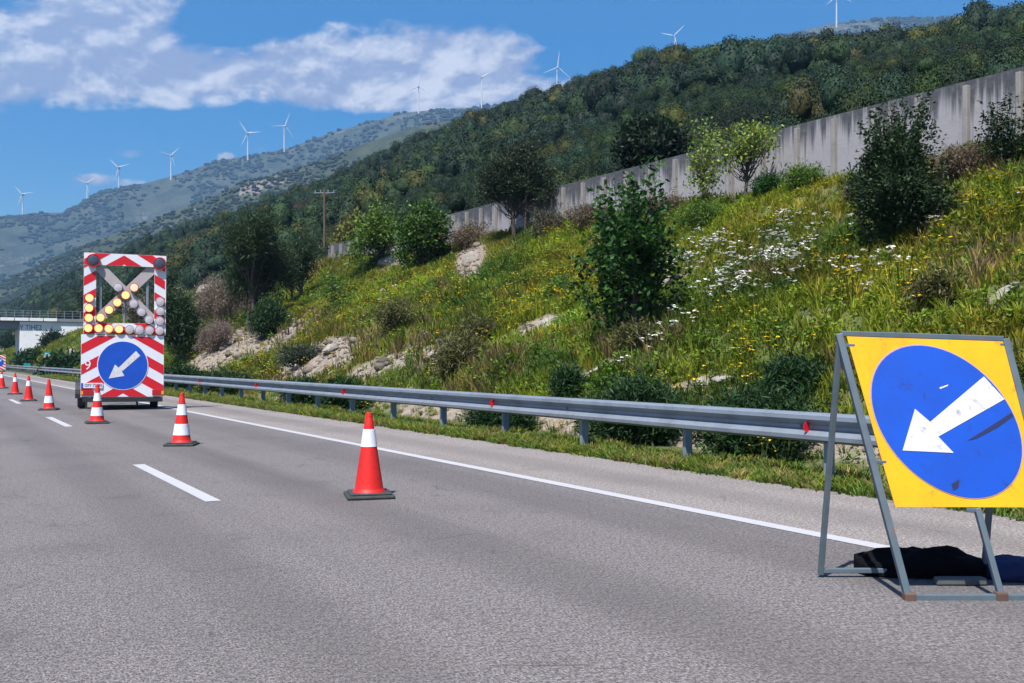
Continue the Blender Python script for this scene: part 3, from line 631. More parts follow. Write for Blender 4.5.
# ------------------------------------------------------------------ trees and bushes
def tubes(segs, n=5):
    "segs: list of (pts, radii) -> verts, quads"
    V = []; Qd = []
    for pts, rad in segs:
        pts = np.asarray(pts); o = len(V)
        for i in range(len(pts)):
            d = pts[min(i + 1, len(pts) - 1)] - pts[max(i - 1, 0)]; d = d / (np.linalg.norm(d) + 1e-9)
            up = np.array([0, 0, 1.]) if abs(d[2]) < .9 else np.array([0, 1., 0]); a = np.cross(d, up); a /= np.linalg.norm(a); b = np.cross(a, d)
            for k in range(n):
                t = 2 * math.pi * k / n; V.append(pts[i] + (a * math.cos(t) + b * math.sin(t)) * rad[i])
        for i in range(len(pts) - 1):
            for k in range(n): Qd.append((o + i * n + k, o + i * n + (k + 1) % n, o + (i + 1) * n + (k + 1) % n, o + (i + 1) * n + k))
    return np.array(V), np.array(Qd)
def plant(name, label, cat, base, H, W, col, seed, nclus=60, leaves=60, lsize=.1, aspect=.45, trunk_r=.06, clear=.2, stems=1, cz=.62, rz=.42, upright=0, spread=.16, group=None, dark=None, bare=0.0, names=('trunk', 'crown'), hollow=.35, lobes=5, woodmat='bark', shoots=0):
    r = np.random.default_rng(seed); root = empty(name, base); tag(root, label, cat, group)
    segs = []; Ctr = []; Dirs = []
    lob = np.clip(r.normal(size=(lobes, 3)), -1.5, 1.5) * np.array([W * .17, W * .17, H * .13]); lob[:, 2] += H * cz; lrx = r.uniform(.34, .58, lobes) * W * .5; lrz = r.uniform(.45, .8, lobes) * H * rz * .8
    stem_top = []
    for k in range(stems):
        a = r.uniform(0, 6.28); off = np.array([math.cos(a), math.sin(a), 0]) * (W * .08 * (stems > 1)); tip = np.array([math.cos(a) * W * .16 * (stems > 1) + r.normal() * W * .04, math.sin(a) * W * .16 * (stems > 1) + r.normal() * W * .04, H * .88])
        u = np.linspace(0, 1, 7)[:, None]; pts = off + (tip - off) * u + np.concatenate([r.normal(size=(7, 2)) * W * .02, np.zeros((7, 1))], 1) * u
        pts[0, 2] = -.15
        rad = trunk_r / math.sqrt(stems) * (1 - .88 * np.linspace(0, 1, 7)); segs.append((pts, rad)); stem_top.append(pts)
    for c in range(nclus):
        k = r.integers(0, lobes); d = r.normal(size=3); d /= np.linalg.norm(d); f = r.uniform(hollow, 1.0) ** .6
        p = lob[k] + d * np.array([lrx[k], lrx[k], lrz[k]]) * f
        if upright: p[2] += abs(r.normal()) * H * upright
        p[2] = max(p[2], H * clear * .8 + .05)
        st = stem_top[r.integers(0, stems)]; zf = np.clip(p[2] / H * r.uniform(.35, .8), clear * .7, .85); ai = zf * 6; i0 = int(ai); A = st[i0] + (st[min(i0 + 1, 6)] - st[i0]) * (ai - i0)
        u = np.linspace(0, 1, 5)[:, None]; mid = A * .5 + p * .5 + np.array([0, 0, -.06 * H * (1 if not upright else 2)]) + r.normal(size=3) * W * .03
        pts = A * (1 - u) ** 2 + 2 * mid * u * (1 - u) + p * u * u
        br = trunk_r * .30 / math.sqrt(stems); segs.append((pts, br * np.array([1, .8, .6, .4, .2])))
        gd = p - A; gd = gd / (np.linalg.norm(gd) + 1e-6)
        for tw in range(4):
            d2 = gd * .6 + r.normal(size=3) * .6 + np.array([0, 0, .25 + upright * 3]); d2 /= np.linalg.norm(d2); ln = spread * W * r.uniform(.5, 1.3); q = p + d2 * ln; s0 = pts[r.integers(3, 5)]
            segs.append((np.array([s0, (s0 + q) / 2 + r.normal(size=3) * .02 * W, q]), br * np.array([.28, .2, .08])))
            if r.random() < bare: continue
            nl = int(leaves / 4); u2 = r.uniform(.15, 1.1, nl)[:, None]
            Ctr.append(s0 + (q - s0) * u2 + r.normal(size=(nl, 3)) * lsize * .9); Dirs.append(np.repeat((d2 * .7)[None], nl, 0) + r.normal(size=(nl, 3)) * .75)
    for c in range(shoots):
        st = stem_top[r.integers(0, stems)]; zf = r.uniform(clear * .6, .72); ai = zf * 6; i0 = int(ai); A = st[i0] + (st[min(i0 + 1, 6)] - st[i0]) * (ai - i0)
        a = r.uniform(0, 6.28); rad = W * .5 * (.30 + .80 * r.random()) * (1.2 - .85 * zf); topz = min(H * r.uniform(.5, 1.04), A[2] + H * r.uniform(.22, .5))
        q = np.array([A[0] + math.cos(a) * rad, A[1] + math.sin(a) * rad, topz]); mid = np.array([A[0] + math.cos(a) * rad * .75, A[1] + math.sin(a) * rad * .75, A[2] * .7 + topz * .3])
        u = np.linspace(0, 1, 6)[:, None]; pts = A * (1 - u) ** 2 + 2 * mid * u * (1 - u) + q * u * u; br = trunk_r * .3 / math.sqrt(stems)
        segs.append((pts, br * np.array([1, .8, .62, .46, .3, .12])))
        nl = leaves; uu = r.uniform(.22, 1.02, nl); pp_ = A * ((1 - uu) ** 2)[:, None] + 2 * mid * (uu * (1 - uu))[:, None] + q * (uu ** 2)[:, None]
        Ctr.append(pp_ + r.normal(size=(nl, 3)) * lsize * (1.15 - .6 * uu)[:, None]); dd = r.normal(size=(nl, 3)); dd[:, 2] = dd[:, 2] * .5 + .25; Dirs.append(dd)
    V, Qd = tubes(segs); link(names[0], quick_mesh(name + '_wood', V, Qd, None, True), M[woodmat], root)
    if Ctr:
        C = np.concatenate(Ctr); D = np.concatenate(Dirs); n = len(C)
        C[:, 2] = np.maximum(C[:, 2], .03)
        V, Qd = leaf_quads(C, D, r.normal(size=(n, 3)) + np.array([0, 0, .8]), r.uniform(.7, 1.35, n) * lsize, r.uniform(.7, 1.25, n) * lsize * aspect)
        col = np.array(col); cl = col[r.integers(0, len(col), n)] * r.uniform(.65, 1.35, n)[:, None]
        link(names[1], quick_mesh(name + '_leaves', V, Qd, np.repeat(cl, 4, 0)), M['leaf'], root)
    return root
def at(px, py): return hit(px, py)
def psize(b, pxs): return pxs / F * b.y
OLIVE = [(.040, .058, .034), (.055, .072, .045), (.030, .045, .026)]
FIG = [(.022, .072, .012), (.034, .098, .014), (.014, .048, .010)]
YOUNG = [(.20, .27, .045), (.26, .31, .06), (.12, .20, .03)]
DARK = [(.018, .040, .014), (.030, .060, .018), (.012, .028, .011)]
BROOM = [(.018, .050, .014), (.028, .066, .018), (.014, .038, .012)]
LIGHT = [(.085, .155, .018), (.120, .190, .026), (.055, .115, .016)]
PINE = [(.020, .042, .016), (.028, .055, .018), (.036, .060, .020)]
DRYC = [(.20, .155, .125), (.16, .12, .10), (.24, .19, .16)]
OBR = [(.095, .098, .032), (.075, .085, .026), (.12, .110, .044)]
b = at(520, 229); plant('olive_tree', 'round grey-green olive tree in front of the wall, dark against the forest', 'tree', b, psize(b, 104), psize(b, 92), [(.028, .046, .024), (.040, .058, .032), (.02, .034, .018)], 1, 220, 190, .15, .32, .13, .22, 3, .58, .44, 0, .11, lobes=8)
b = at(630, 346); plant('leafy_tree', 'upright leafy green tree in the middle of the embankment above the rail', 'tree', b, psize(b, 184), psize(b, 104), FIG, 2, 14, 66, .14, .55, .10, .08, 3, .34, .26, .0, .12, shoots=84, lobes=6)
b = at(745, 197); plant('young_tree', 'slender young tree with sparse yellow-green leaves before the wall', 'tree', b, psize(b, 80), psize(b, 56), YOUNG, 3, 46, 30, .14, .6, .07, .42, 1, .70, .36, .03, .18)
b = at(708, 192); plant('young_tree', 'pale yellow-green young tree left of the slender trunk, branching from the ground', 'tree', b, psize(b, 82), psize(b, 50), YOUNG, 4, 30, 26, .13, .6, .05, .2, 3, .58, .40, .03, .16, shoots=14)
b = at(905, 243); plant('dark_bush', 'largest dark bush on the right slope, tall shoots rising against the wall', 'bush', b, psize(b, 162), psize(b, 100), DARK, 5, 120, 120, .09, .5, .06, .05, 5, .36, .40, 0, .14, shoots=60, names=('stem', 'foliage'), lobes=7)
b = at(1006, 172); plant('dark_bush', 'twiggy dark bush under the wall at the right edge of the view', 'bush', b, psize(b, 76), psize(b, 54), DARK, 6, 30, 44, .10, .5, .04, .06, 4, .40, .36, .0, .16, bare=.35, shoots=22, names=('stem', 'foliage'))
b = at(378, 268); plant('light_green_tree', 'bright green bushy tree, left one of the pair before the far wall end', 'tree', b, psize(b, 76), psize(b, 56), LIGHT, 7, 70, 80, .20, .5, .10, .12, 3, .50, .42, .0, .13, shoots=30, lobes=7)
b = at(424, 272); plant('light_green_tree', 'mid green tree, right one of the pair where the wall is hidden', 'tree', b, psize(b, 74), psize(b, 54), FIG + LIGHT, 8, 70, 80, .19, .5, .10, .14, 3, .54, .42, .0, .13, shoots=24, lobes=7)
b = at(255, 330); plant('pine_tree', 'tall dark pine-like tree left of the utility pole', 'tree', b, psize(b, 112), psize(b, 80), PINE, 9, 120, 150, .30, .16, .20, .25, 2, .62, .42, .0, .14, lobes=9)
b = at(297, 303); plant('pine_tree', 'dark tree with bare brown twigs just below the utility pole', 'tree', b, psize(b, 72), psize(b, 52), PINE, 10, 80, 90, .30, .18, .14, .15, 3, .60, .44, .0, .16, bare=.35, lobes=7)
b = at(268, 338); plant('round_bush', 'round dense dark green bush at the foot of the pine', 'bush', b, psize(b, 40), psize(b, 40), BROOM, 11, 110, 110, .20, .2, .06, .0, 5, .46, .50, 0, .12, names=('stem', 'foliage'), lobes=7)
b = at(216, 334); plant('dry_bush', 'large grey-brown leafless bush beside the pine', 'bush', b, psize(b, 66), psize(b, 56), DRYC, 12, 130, 80, .17, .2, .08, .0, 6, .48, .48, 0, .15, names=('stem', 'twigs'), woodmat='twig', lobes=8)
b = at(211, 354); plant('dry_bush', 'small round grey dry bush above the rail near the trailer', 'bush', b, psize(b, 34), psize(b, 40), DRYC, 13, 110, 90, .13, .2, .05, .0, 6, .48, .5, 0, .13, names=('stem', 'twigs'), woodmat='twig', lobes=7)
b = at(181, 366); plant('dark_bush', 'tall dark green bush just right of the arrow board trailer', 'bush', b, psize(b, 74), psize(b, 48), BROOM + PINE, 14, 120, 110, .24, .2, .08, .0, 5, .48, .5, .0, .14, names=('stem', 'foliage'), lobes=8)
b = at(155, 345); plant('dry_bush', 'brownish thicket behind the arrow board on the slope', 'bush', b, psize(b, 58), psize(b, 60), DRYC + PINE, 15, 110, 90, .26, .22, .08, .0, 5, .48, .48, .0, .14, names=('stem', 'twigs'), woodmat='twig', lobes=8)
b = at(334, 312); plant('sapling', 'thin bright green sapling on the slope below the utility pole', 'sapling', b, psize(b, 46), psize(b, 30), LIGHT, 16, 8, 20, .17, .45, .04, .1, 2, .5, .4, .0, .18, shoots=16)
b = at(402, 335); plant('grey_shrub', 'grey-olive shrub on the slope right of the bright sapling', 'bush', b, psize(b, 38), psize(b, 46), OBR, 17, 60, 60, .11, .3, .04, .0, 4, .45, .46, .0, .15, names=('stem', 'foliage'))
def wall_back(px, L):
    t = (px - CX) / F; s = L * (.8624 - .5062 * t) / (.5062 + .8624 * t); x, y = SL(s, L); return Vector((x, y, 7.2))
LOW = [(640, 447, 98, 62, 'broad dark green broom bush behind the rail below the leafy tree'), (770, 455, 104, 72, 'largest broom bush behind the rail left of the yellow sign'),
       (345, 412, 46, 34, 'dark broom bush behind the rail above the nearest cone'), (567, 398, 20, 22, 'small round green shrub just above the rail'), (305, 400, 40, 26, 'low green bush behind the rail between two red reflectors'),
       (228, 385, 50, 18, 'flat green bush behind the rail below the scree'), (185, 380, 44, 22, 'green bush behind the rail right of the trailer'), (500, 430, 56, 22, 'low thin bush half hidden by the rail posts'),
       (460, 372, 44, 28, 'olive brown shrub above the rail on the stony slope'), (800, 395, 60, 22, 'low green shrub on the slope beside the top of the yellow sign')]
for i, (px, py, w, h, lab) in enumerate(LOW):
    b = at(px, py); cmat = BROOM if i != 8 else OBR
    if i not in (3, 8, 9):
        q_ = wall_back(px, 9.1); q_ = wall_back(px, 8.75 + .5 * w / F * q_.y); b = Vector((q_.x, q_.y, float(emb_z(*inv(q_.x, q_.y)))))
    plant('broom_bush', lab, 'bush', b, psize(b, h) * (1.12 if py > 430 else 1), psize(b, w) * (1.15 if py > 430 else 1), cmat, 30 + i, 130 if w > 30 else 50, 120, .085 + .0025 * b.y, .22, .03, .0, 6, .42, .52, 0, .12, lobes=8, group='low bushes behind the guard rail', names=('stem', 'foliage'))
BR_ = [(.15, .11, .075), (.11, .085, .06), (.18, .14, .085)]
for i, (px, py, w, h, c, lab) in enumerate([(468, 238, 44, 26, BR_, 'brown dry brush at the wall foot left of the olive tree'), (588, 212, 40, 26, BR_, 'brown dry brush at the wall foot right of the olive tree'), (664, 196, 40, 24, BR_, 'brown dry brush at the wall foot below the dark evergreen'), (768, 186, 26, 22, FIG, 'small rounded green bush at the wall foot right of the young tree'),
       (806, 180, 34, 24, LIGHT, 'low bright green bush at the wall foot left of the largest dark bush'), (962, 178, 46, 34, BR_, 'brown brush at the wall foot right of the largest dark bush'), (548, 236, 36, 24, BR_ + OLIVE, 'brush in the shade at the foot of the olive tree'), (640, 352, 50, 26, OBR, 'dry brown scrub under the leafy tree'), (560, 300, 26, 20, LIGHT, 'yellow-green clump on the slope left of the leafy tree'), (702, 226, 60, 24, LIGHT, 'broad bright green clump on the slope below the young trees'), (480, 340, 40, 20, OBR, 'olive brown clump in the middle of the left slope'),
       (868, 205, 40, 26, BR_ + DARK, 'mixed brown and green brush left of the largest dark bush'), (940, 300, 50, 20, OBR, 'brownish clump on the slope above the yellow sign'), (300, 365, 44, 18, OLIVE, 'olive clump at the foot of the scree')]):
    b = at(px, py); plant('slope_shrub', lab, 'bush', b, psize(b, h), psize(b, w), c, 120 + i, 46, 60, .09 + .0015 * b.y, .22, .02, .0, 6, .40, .46, 0, .16, shoots=22, group='shrubs on the embankment', names=('stem', 'foliage'), lobes=6, woodmat='twig')
# vegetation by the overpass
for i, (px, py, w, h, c, lab) in enumerate([(53, 347, 11, 10, DARK, 'dark bush growing against the white bridge abutment'), (61, 338, 14, 16, PINE, 'dark tree at the end of the bridge parapet'), (72, 322, 18, 16, PINE, 'dark bush on the slope top above the small square sign'),
                                           (32, 366, 22, 7, BROOM, 'bush below the abutment above the far guard rail'), (66, 373, 34, 6, BROOM, 'green hedge behind the rail below the small square sign'), (6, 350, 20, 14, DARK, 'dark thicket under the bridge deck'), (90, 318, 26, 34, OLIVE, 'dark bush on the slope left edge of the arrow board'), (125, 302, 50, 22, PINE, 'dark tree seen through the upper frame of the arrow board')]):
    b = at(px, py); plant('roadside_bush', lab, 'bush', b, psize(b, h), psize(b, w), c, 50 + i, 70, 70, .5, .35, .1, .0, 4, .46, .46, .03, .12, group='bushes near the overpass', names=('stem', 'foliage'))
# tall dark tree standing beyond the wall
b = wall_back(658, 30); plant('evergreen_tree', 'broad near-black evergreen tree standing beyond the wall', 'tree', b, psize(b, 118), psize(b, 100), [(.010, .022, .010), (.015, .03, .012)], 70, 190, 150, .26, .5, .2, .1, 3, .55, .45, 0, .09)
b = wall_back(355, 29); plant('yellow_tree', 'olive yellow rounded tree beyond the far end of the wall', 'tree', b, psize(b, 75), psize(b, 40), [(.14, .13, .03), (.10, .11, .03)], 71, 90, 90, .4, .5, .15, .1, 2, .60, .40, 0, .10)

# rocks
def rock(px, py, w, h, seed, label, rz=0):
    b = at(px, py); r = np.random.default_rng(seed); bm = bmesh.new(); bmesh.ops.create_icosphere(bm, subdivisions=3, radius=1)
    V = np.array([v.co[:] for v in bm.verts])
    for k in range(9):
        d = r.normal(size=3); d /= np.linalg.norm(d); c = r.uniform(.45, .8); pr = V @ d; V -= np.outer(np.maximum(pr - c, 0) * .85, d)
    V *= 1 + .16 * (fbm(V[:, 0] * 2 + V[:, 2] * 1.7, V[:, 1] * 2 + V[:, 2], seed)[:, None] - .5)
    sw = psize(b, w) * .55; sh = psize(b, h) * .75; V = V * np.array([sw, sw * .7, sh])
    for v, c in zip(bm.verts, V): v.co = c
    me = bpy.data.meshes.new('rock'); bm.to_mesh(me); bm.free()
    o = link('rock', me, M['rock']); o.location = b + Vector((0, 0, .09)); o.rotation_euler = (0, R(rz), r.uniform(-.5, .5))
    tag(o, label, 'rock', 'pale rocks on the embankment')
for i, a in enumerate([(434, 358, 22, 10, 'flat pale boulder on the slope left of the olive brown shrub', -20), (447, 350, 14, 10, 'smaller boulder leaning on the flat pale boulder', -25), (545, 330, 38, 10, 'long pale ledge left of the leafy tree', -28), (702, 389, 20, 12, 'pale boulder just above the rail', -10), (723, 386, 26, 9, 'flat white rock right of the pale boulder', -12),
                       (668, 284, 24, 9, 'white rock ledge right of the leafy tree by the white flowers', -28), (1003, 300, 34, 9, 'pale ledge near the right edge above the yellow sign', -40), (390, 262, 24, 9, 'grey rock below the left bright tree', -15), (596, 378, 40, 8, 'pale slanting ledge above the rail below the leafy tree', -25), (470, 262, 20, 10, 'rock among stones below the olive tree', -35),
                       (205, 282, 22, 12, 'pale rock at the slope top left of the pine', -10), (72, 356, 10, 9, 'pale rock right of the small square sign', -30), (330, 352, 18, 9, 'pale rock in the scree below the sapling', -20), (640, 402, 24, 8, 'low rock between broom bush and rail', 0)]):
    rock(*a[:4], 200 + i, a[4], a[5])

# ------------------------------------------------------------------ retaining wall
wall = tag(empty('retaining_wall', (*SL(0, 24), 0)), 'long grey concrete wall with dark streaks along the top of the embankment', 'wall')
def wz(s): return 8.55 + .009 * s
mb = MB(); ox, oy = SL(0, 24)
def WP(s, L, z): x, y = SL(s, L); return (x - ox, y - oy, z)
ss = [-12 + 1.5 * k for k in range(0, 53)]
for i in range(len(ss) - 1):
    a, b_ = ss[i], ss[i + 1]
    mb.add([WP(a, 24, 5.8), WP(b_, 24, 5.8), WP(b_, 24, wz(b_)), WP(a, 24, wz(a)), WP(a, 24.22, 5.8), WP(b_, 24.22, 5.8), WP(b_, 24.22, wz(b_)), WP(a, 24.22, wz(a))],
           [(0, 1, 2, 3), (5, 4, 7, 6), (3, 2, 6, 7)] + ([(4, 0, 3, 7)] if i == 0 else []) + ([(1, 5, 6, 2)] if i == len(ss) - 2 else []))
mb.build('wall_panel', M['concrete'], wall)
for k in range(52):
    s = 15.35 + 1.5 * (k - 17)
    if s > 65.5: continue
    mb = MB(); p = WP(s, 23.93, 5.8); q = WP(s, 23.93, wz(s) - .14); mb.bar(p, q, .14, .16, (RX, RY, 0)); mb.build('post', M['pale_concrete'], wall, .015)

# ------------------------------------------------------------------ guard rail
rail = tag(empty('guard_rail', (*SL(7.39, 8.1), 0)), 'galvanised steel guard rail running along the road shoulder with red reflectors', 'guard rail')
gx, gy = SL(7.39, 8.1)
def GP(s, dL, z): x, y = SL(s, 8.1 + dL); return (x - gx, y - gy, z)
prof = [(.020, .385), (-.012, .392), (-.060, .415), (-.064, .455), (-.020, .492), (.016, .520), (.016, .560), (-.020, .588), (-.064, .625), (-.060, .665), (-.012, .688), (.020, .695)]
mb = MB(); V = []; Fs = []
sr = np.arange(-8, 150, 2.27)
for s in sr:
    for off_ in (0, ): 
        for (d, z) in prof: V.append(GP(s, d, z))
n = len(prof)
for i in range(len(sr) - 1):
    for k in range(n - 1): Fs.append((i * n + k, (i + 1) * n + k, (i + 1) * n + k + 1, i * n + k + 1))
mb.add(V, Fs, True)
bo = mb.build('beam', M['steel'], rail)
so = bo.modifiers.new('thickness', 'SOLIDIFY'); so.thickness = .006; so.offset = 0
for k in range(-6, 62):
    s = 7.39 + 2.27 * k
    mb = MB(); x0 = .035
    mb.bar(GP(s, .11, -.25), GP(s, .11, .66), .055, .115, (RX, RY, 0)); mb.build('post', M['post_steel'], rail, .006)
    if k % 3 == 0 and k > -4:
        rf = MB()
        P0 = [GP(s + .14, -.062, .47), GP(s + .14, -.062, .61), GP(s + .02, -.17, .54)]
        rf.prism([GP(s + .16, -.010, .465), GP(s + .16, -.010, .615), GP(s + .16, -.09, .575), GP(s + .16, -.09, .505)], (UX * .006, UY * .006, 0)); rf.build('reflector', M['red'], rail)
    if k % 2 == 0:
        bt = MB()
        for z in (.54,):
            p = Vector(GP(s + .3, .012, z)); bt.tube([p, p + Vector((-RX, -RY, 0)) * .02], .016, 8); 
        bt.build('bolt', M['post_steel'], rail)

# ------------------------------------------------------------------ cones
def make_cone(loc, bands, label, rz=0, h=.77):
    o = tag(empty('traffic_cone', loc, rz), label, 'traffic cone', 'red cones along the lane line')
    ln = (hash(label[::3]) if False else sum(map(ord, label))) % 7 - 3
    mb = MB(); mb.box((-.215, -.215, 0), (.215, .215, .035), .014); mb.box((-.185, -.185, .033), (.185, .185, .052), .01)
    mb.build('base', M['rubber'], o)
    def rad(z): f = (z - .05) / (h - .05); return .134 + (.027 - .134) * f
    pr = [(.150, .05), (.147, .058), (.134, .072)]
    for f in np.linspace(.09, h - .05, 9): pr.append((rad(f), f))
    pr += [(.033, h - .046), (.034, h - .03), (.028, h - .028), (.028, h - .006), (.025, h), (.012, h), (.010, h - .01)]
    bo_ = MB().lathe(pr, 40).build('body', M['cone_red'], o); bo_.rotation_euler = (R(ln * .35), R(-ln * .4), R(ln * 40))
    for (a, b_) in bands:
        za, zb = a * h, b_ * h
        MB().lathe([(rad(za) + .0005, za - .001), (rad(za) + .004, za), (rad(zb) + .004, zb), (rad(zb) + .0005, zb + .001)], 40).build('reflective_band', M['cone_white'], o).rotation_euler = (R(ln * .35), R(-ln * .4), R(ln * 40))
    return o
ONE = [(.60, .805)]; TWO = [(.20, .41), (.58, .78)]; LOWB = [(.24, .46)]
for (px, py, bd, rz, lab) in [(369, 500, ONE, .25, 'nearest and largest red cone with one white band, alone on the asphalt'), (181.5, 446.5, TWO, .1, 'red cone with two white bands standing before the right trailer wheel side'), (97, 424, TWO, .5, 'two-banded red cone directly in front of the arrow board trailer'),
                              (49, 410.5, LOWB, .2, 'red cone with a single white band low on its body, left of the trailer'), (28.5, 401.3, ONE, .3, 'red cone just left of the low-banded cone'), (15, 394.5, ONE, .2, 'small red cone second from the far end of the row'), (2, 388.5, ONE, .1, 'farthest red cone at the left edge of the view')]:
    x, y = ground(px, py); make_cone((x * (1 + .2 / y), y + .2, 0), bd, lab, rz)

# ------------------------------------------------------------------ text
def text_mesh(body, size):
    cu = bpy.data.curves.new('lettering', 'FONT'); cu.body = body; cu.size = size; cu.align_x = 'CENTER'; cu.align_y = 'CENTER'; cu.extrude = .002
    ob = bpy.data.objects.new('lettering', cu); COL.objects.link(ob); dg = bpy.context.evaluated_depsgraph_get(); dg.update()
    me = bpy.data.meshes.new_from_object(ob.evaluated_get(dg)); bpy.data.objects.remove(ob); bpy.data.curves.remove(cu)
    me.materials.clear(); return me

# ------------------------------------------------------------------ arrow board trailer
def clip(poly, rect):
    x0, z0, x1, z1 = rect
    for ax, val, sg in ((0, x0, 1), (0, x1, -1), (1, z0, 1), (1, z1, -1)):
        out = []
        for i in range(len(poly)):
            a, b_ = poly[i], poly[(i + 1) % len(poly)]; da = sg * (a[ax] - val); db = sg * (b_[ax] - val)
            if da >= 0: out.append(a)
            if (da >= 0) != (db >= 0):
                f = da / (da - db); out.append((a[0] + (b_[0] - a[0]) * f, a[1] + (b_[1] - a[1]) * f))
        poly = out
        if len(poly) < 3: return None
    return poly
TY = 25.0
SC = F / TY      # px per metre at the trailer
def tx(px): return (px - 122.5) / SC
def tz(py): return (410.3 - py) / SC
def chevrons(mb, rect, left, band, period, slope, y, th, rng_=(-3, 8)):
    "inverted-V stripes: z at the board's left edge = left - k*period"
    xl = tx(82.5); xr = tx(163); xc = (xl + xr) / 2
    for k in range(*rng_):
        z1 = tz(left + k * period); z0 = tz(left + k * period + band)
        up = slope * (xc - xl)
        for (xa, xb, s) in ((xl - .01, xc, 1), (xc, xr + .01, -1)):
            f = (lambda x: up - slope * abs(x - xc))
            poly = [(xa, z0 + f(xa)), (xb, z0 + f(xb)), (xb, z1 + f(xb)), (xa, z1 + f(xa))]
            p = clip(poly, rect)
            if p: mb.prism([(x, y, z) for x, z in p], (0, th, 0))
def disc(mb, c, r, y, th, n=48):
    mb.prism([(c[0] + r * math.cos(2 * math.pi * k / n), y, c[1] + r * math.sin(2 * math.pi * k / n)) for k in range(n)], (0, th, 0))
xy = ground(122.5, 410.0)
TR = tag(empty('arrow_board_trailer', ((122.5 - CX) / F * TY, TY, 0), R(21.5)), 'red and white striped arrow board trailer with lit lamps and a blue disc', 'trailer')
panel = MB().box((tx(82), 0, tz(397)), (tx(163), .05, tz(334.2)), .004).build('lower_panel', M['white'], TR)
mb = MB(); chevrons(mb, (tx(82.3), tz(396.7), tx(162.7), tz(335.5)), 344, 10, 20.6, .56, -.004, .003); mb.build('red_stripes', M['red'], panel)
mb = MB(); dc = (tx(122.5), tz(365)); disc(mb, dc, 25.0 / SC, -.010, .005); mb.build('disc_rim', M['white'], panel)
mb = MB(); disc(mb, dc, 24.2 / SC, -.014, .0035); dsk = mb.build('blue_disc', M['blue'], panel)
ar = [(138.6, 354.6), (134.2, 349.4), (117.6, 364.9), (114.6, 361.4), (108.6, 378.2), (127.0, 375.3), (122.6, 370.6)]
ar = [(139.4, 355.0), (135.2, 350.2), (118.3, 367.4), (114.8, 364.2), (108.8, 378.4), (124.0, 375.6), (121.6, 371.2)]
mb = MB(); mb.prism([(tx(a), -.018, tz(b_)) for a, b_ in ar], (0, .003, 0)); mb.build('arrow', M['sign_white'], panel)
o = link('number', text_mesh('9', 13.5 / SC), M['white'], panel); o.rotation_euler = (R(90), 0, 0); o.location = (tx(88.6), -.0075, tz(365.4)); o.scale = (.95, 1.0, 1)
up = MB()
RECT = [(tx(84), tz(264), tx(164.5), tz(252)), (tx(84), tz(322), tx(95.8), tz(264.2)), (tx(152.8), tz(322), tx(164.5), tz(264.2)), (tx(84), tz(333.6), tx(164.5), tz(322.2))]
for r_ in RECT: up.box((r_[0], .0, r_[1]), (r_[2], .035, r_[3]))
upo = up.build('upper_frame', M['white'], TR)
mb = MB()
for r_ in RECT: chevrons(mb, (r_[0] + .004, r_[1] + .004, r_[2] - .004, r_[3] - .004), 259.5, 9, 18, .6, -.004, .003, (-4, 9))
mb.build('red_stripes', M['red'], upo)
for (a, b_) in (((97, 264), (156, 323)), ((152.5, 264), (92, 325))):
    mb = MB(); p = Vector((tx(a[0]), .045 if a[0] < 100 else .066, tz(a[1]))); q = Vector((tx(b_[0]), p.y, tz(b_[1]))); mb.bar(p, q, .02, 10 / SC, (0, 1, 0) if False else Vector((-(q - p).z, 0, (q - p).x))); mb.build('cross_arm', M['beige'], TR)
MB().tube([(tx(123.5), .06, tz(330)), (tx(123.5), .06, tz(297))], .03, 10).build('support_pole', M['steel'], TR)
lit = [(89.6, 297.6), (89.3, 307.6), (89.2, 317.6), (88.7, 327.8), (98.6, 327.8), (108.4, 328), (118.4, 328.2), (124.5, 293.7), (116.4, 301.3), (108.4, 309), (100.3, 317)]
dim = [(132.7, 285.7)]
unl = [(128.5, 328.4), (138.3, 328.4), (148.3, 328.7), (158.2, 328.9), (117, 285.8), (132.3, 302), (140.1, 310.1), (147.7, 318), (158.7, 299.2), (158.7, 309), (158.4, 319)]
RX90 = Matrix.Rotation(R(90), 3, 'X')
for lst, mt in ((lit, 'lamp_on'), (dim, 'lamp_dim'), (unl, 'lamp_off')):
    for (a, b_) in lst:
        o = MB().lathe([(.112, -.02), (.112, .045), (.104, .055), (.098, .045)], 24, (tx(a), 0, tz(b_)), RX90).build('lamp', M['lamp_case'] if mt != 'lamp_off' else M['beige'], TR)
        MB().lathe([(.097, .035), (.097, .046), (.08, .051), (.045, .054), (0, .055)], 24, (tx(a), 0, tz(b_)), RX90).build('lens', M[mt], o)
for (a, b_) in ((93, 260), (157.8, 260.5)):
    o = MB().lathe([(.165, -.03), (.165, .09), (.155, .1), (.145, .085)], 28, (tx(a), 0, tz(b_)), RX90).build('beacon', M['red'], TR)
    MB().lathe([(.144, .07), (.144, .084), (.12, .097), (.07, .108), (0, .112)], 28, (tx(a), 0, tz(b_)), RX90).build('lens', M['lamp_dark'], o)
for px in (100, 146): MB().bar((tx(px), .13, tz(398)), (tx(px), .13, tz(262)), .06, .06, (0, 1, 0)).build('mast', M['steel'], TR)
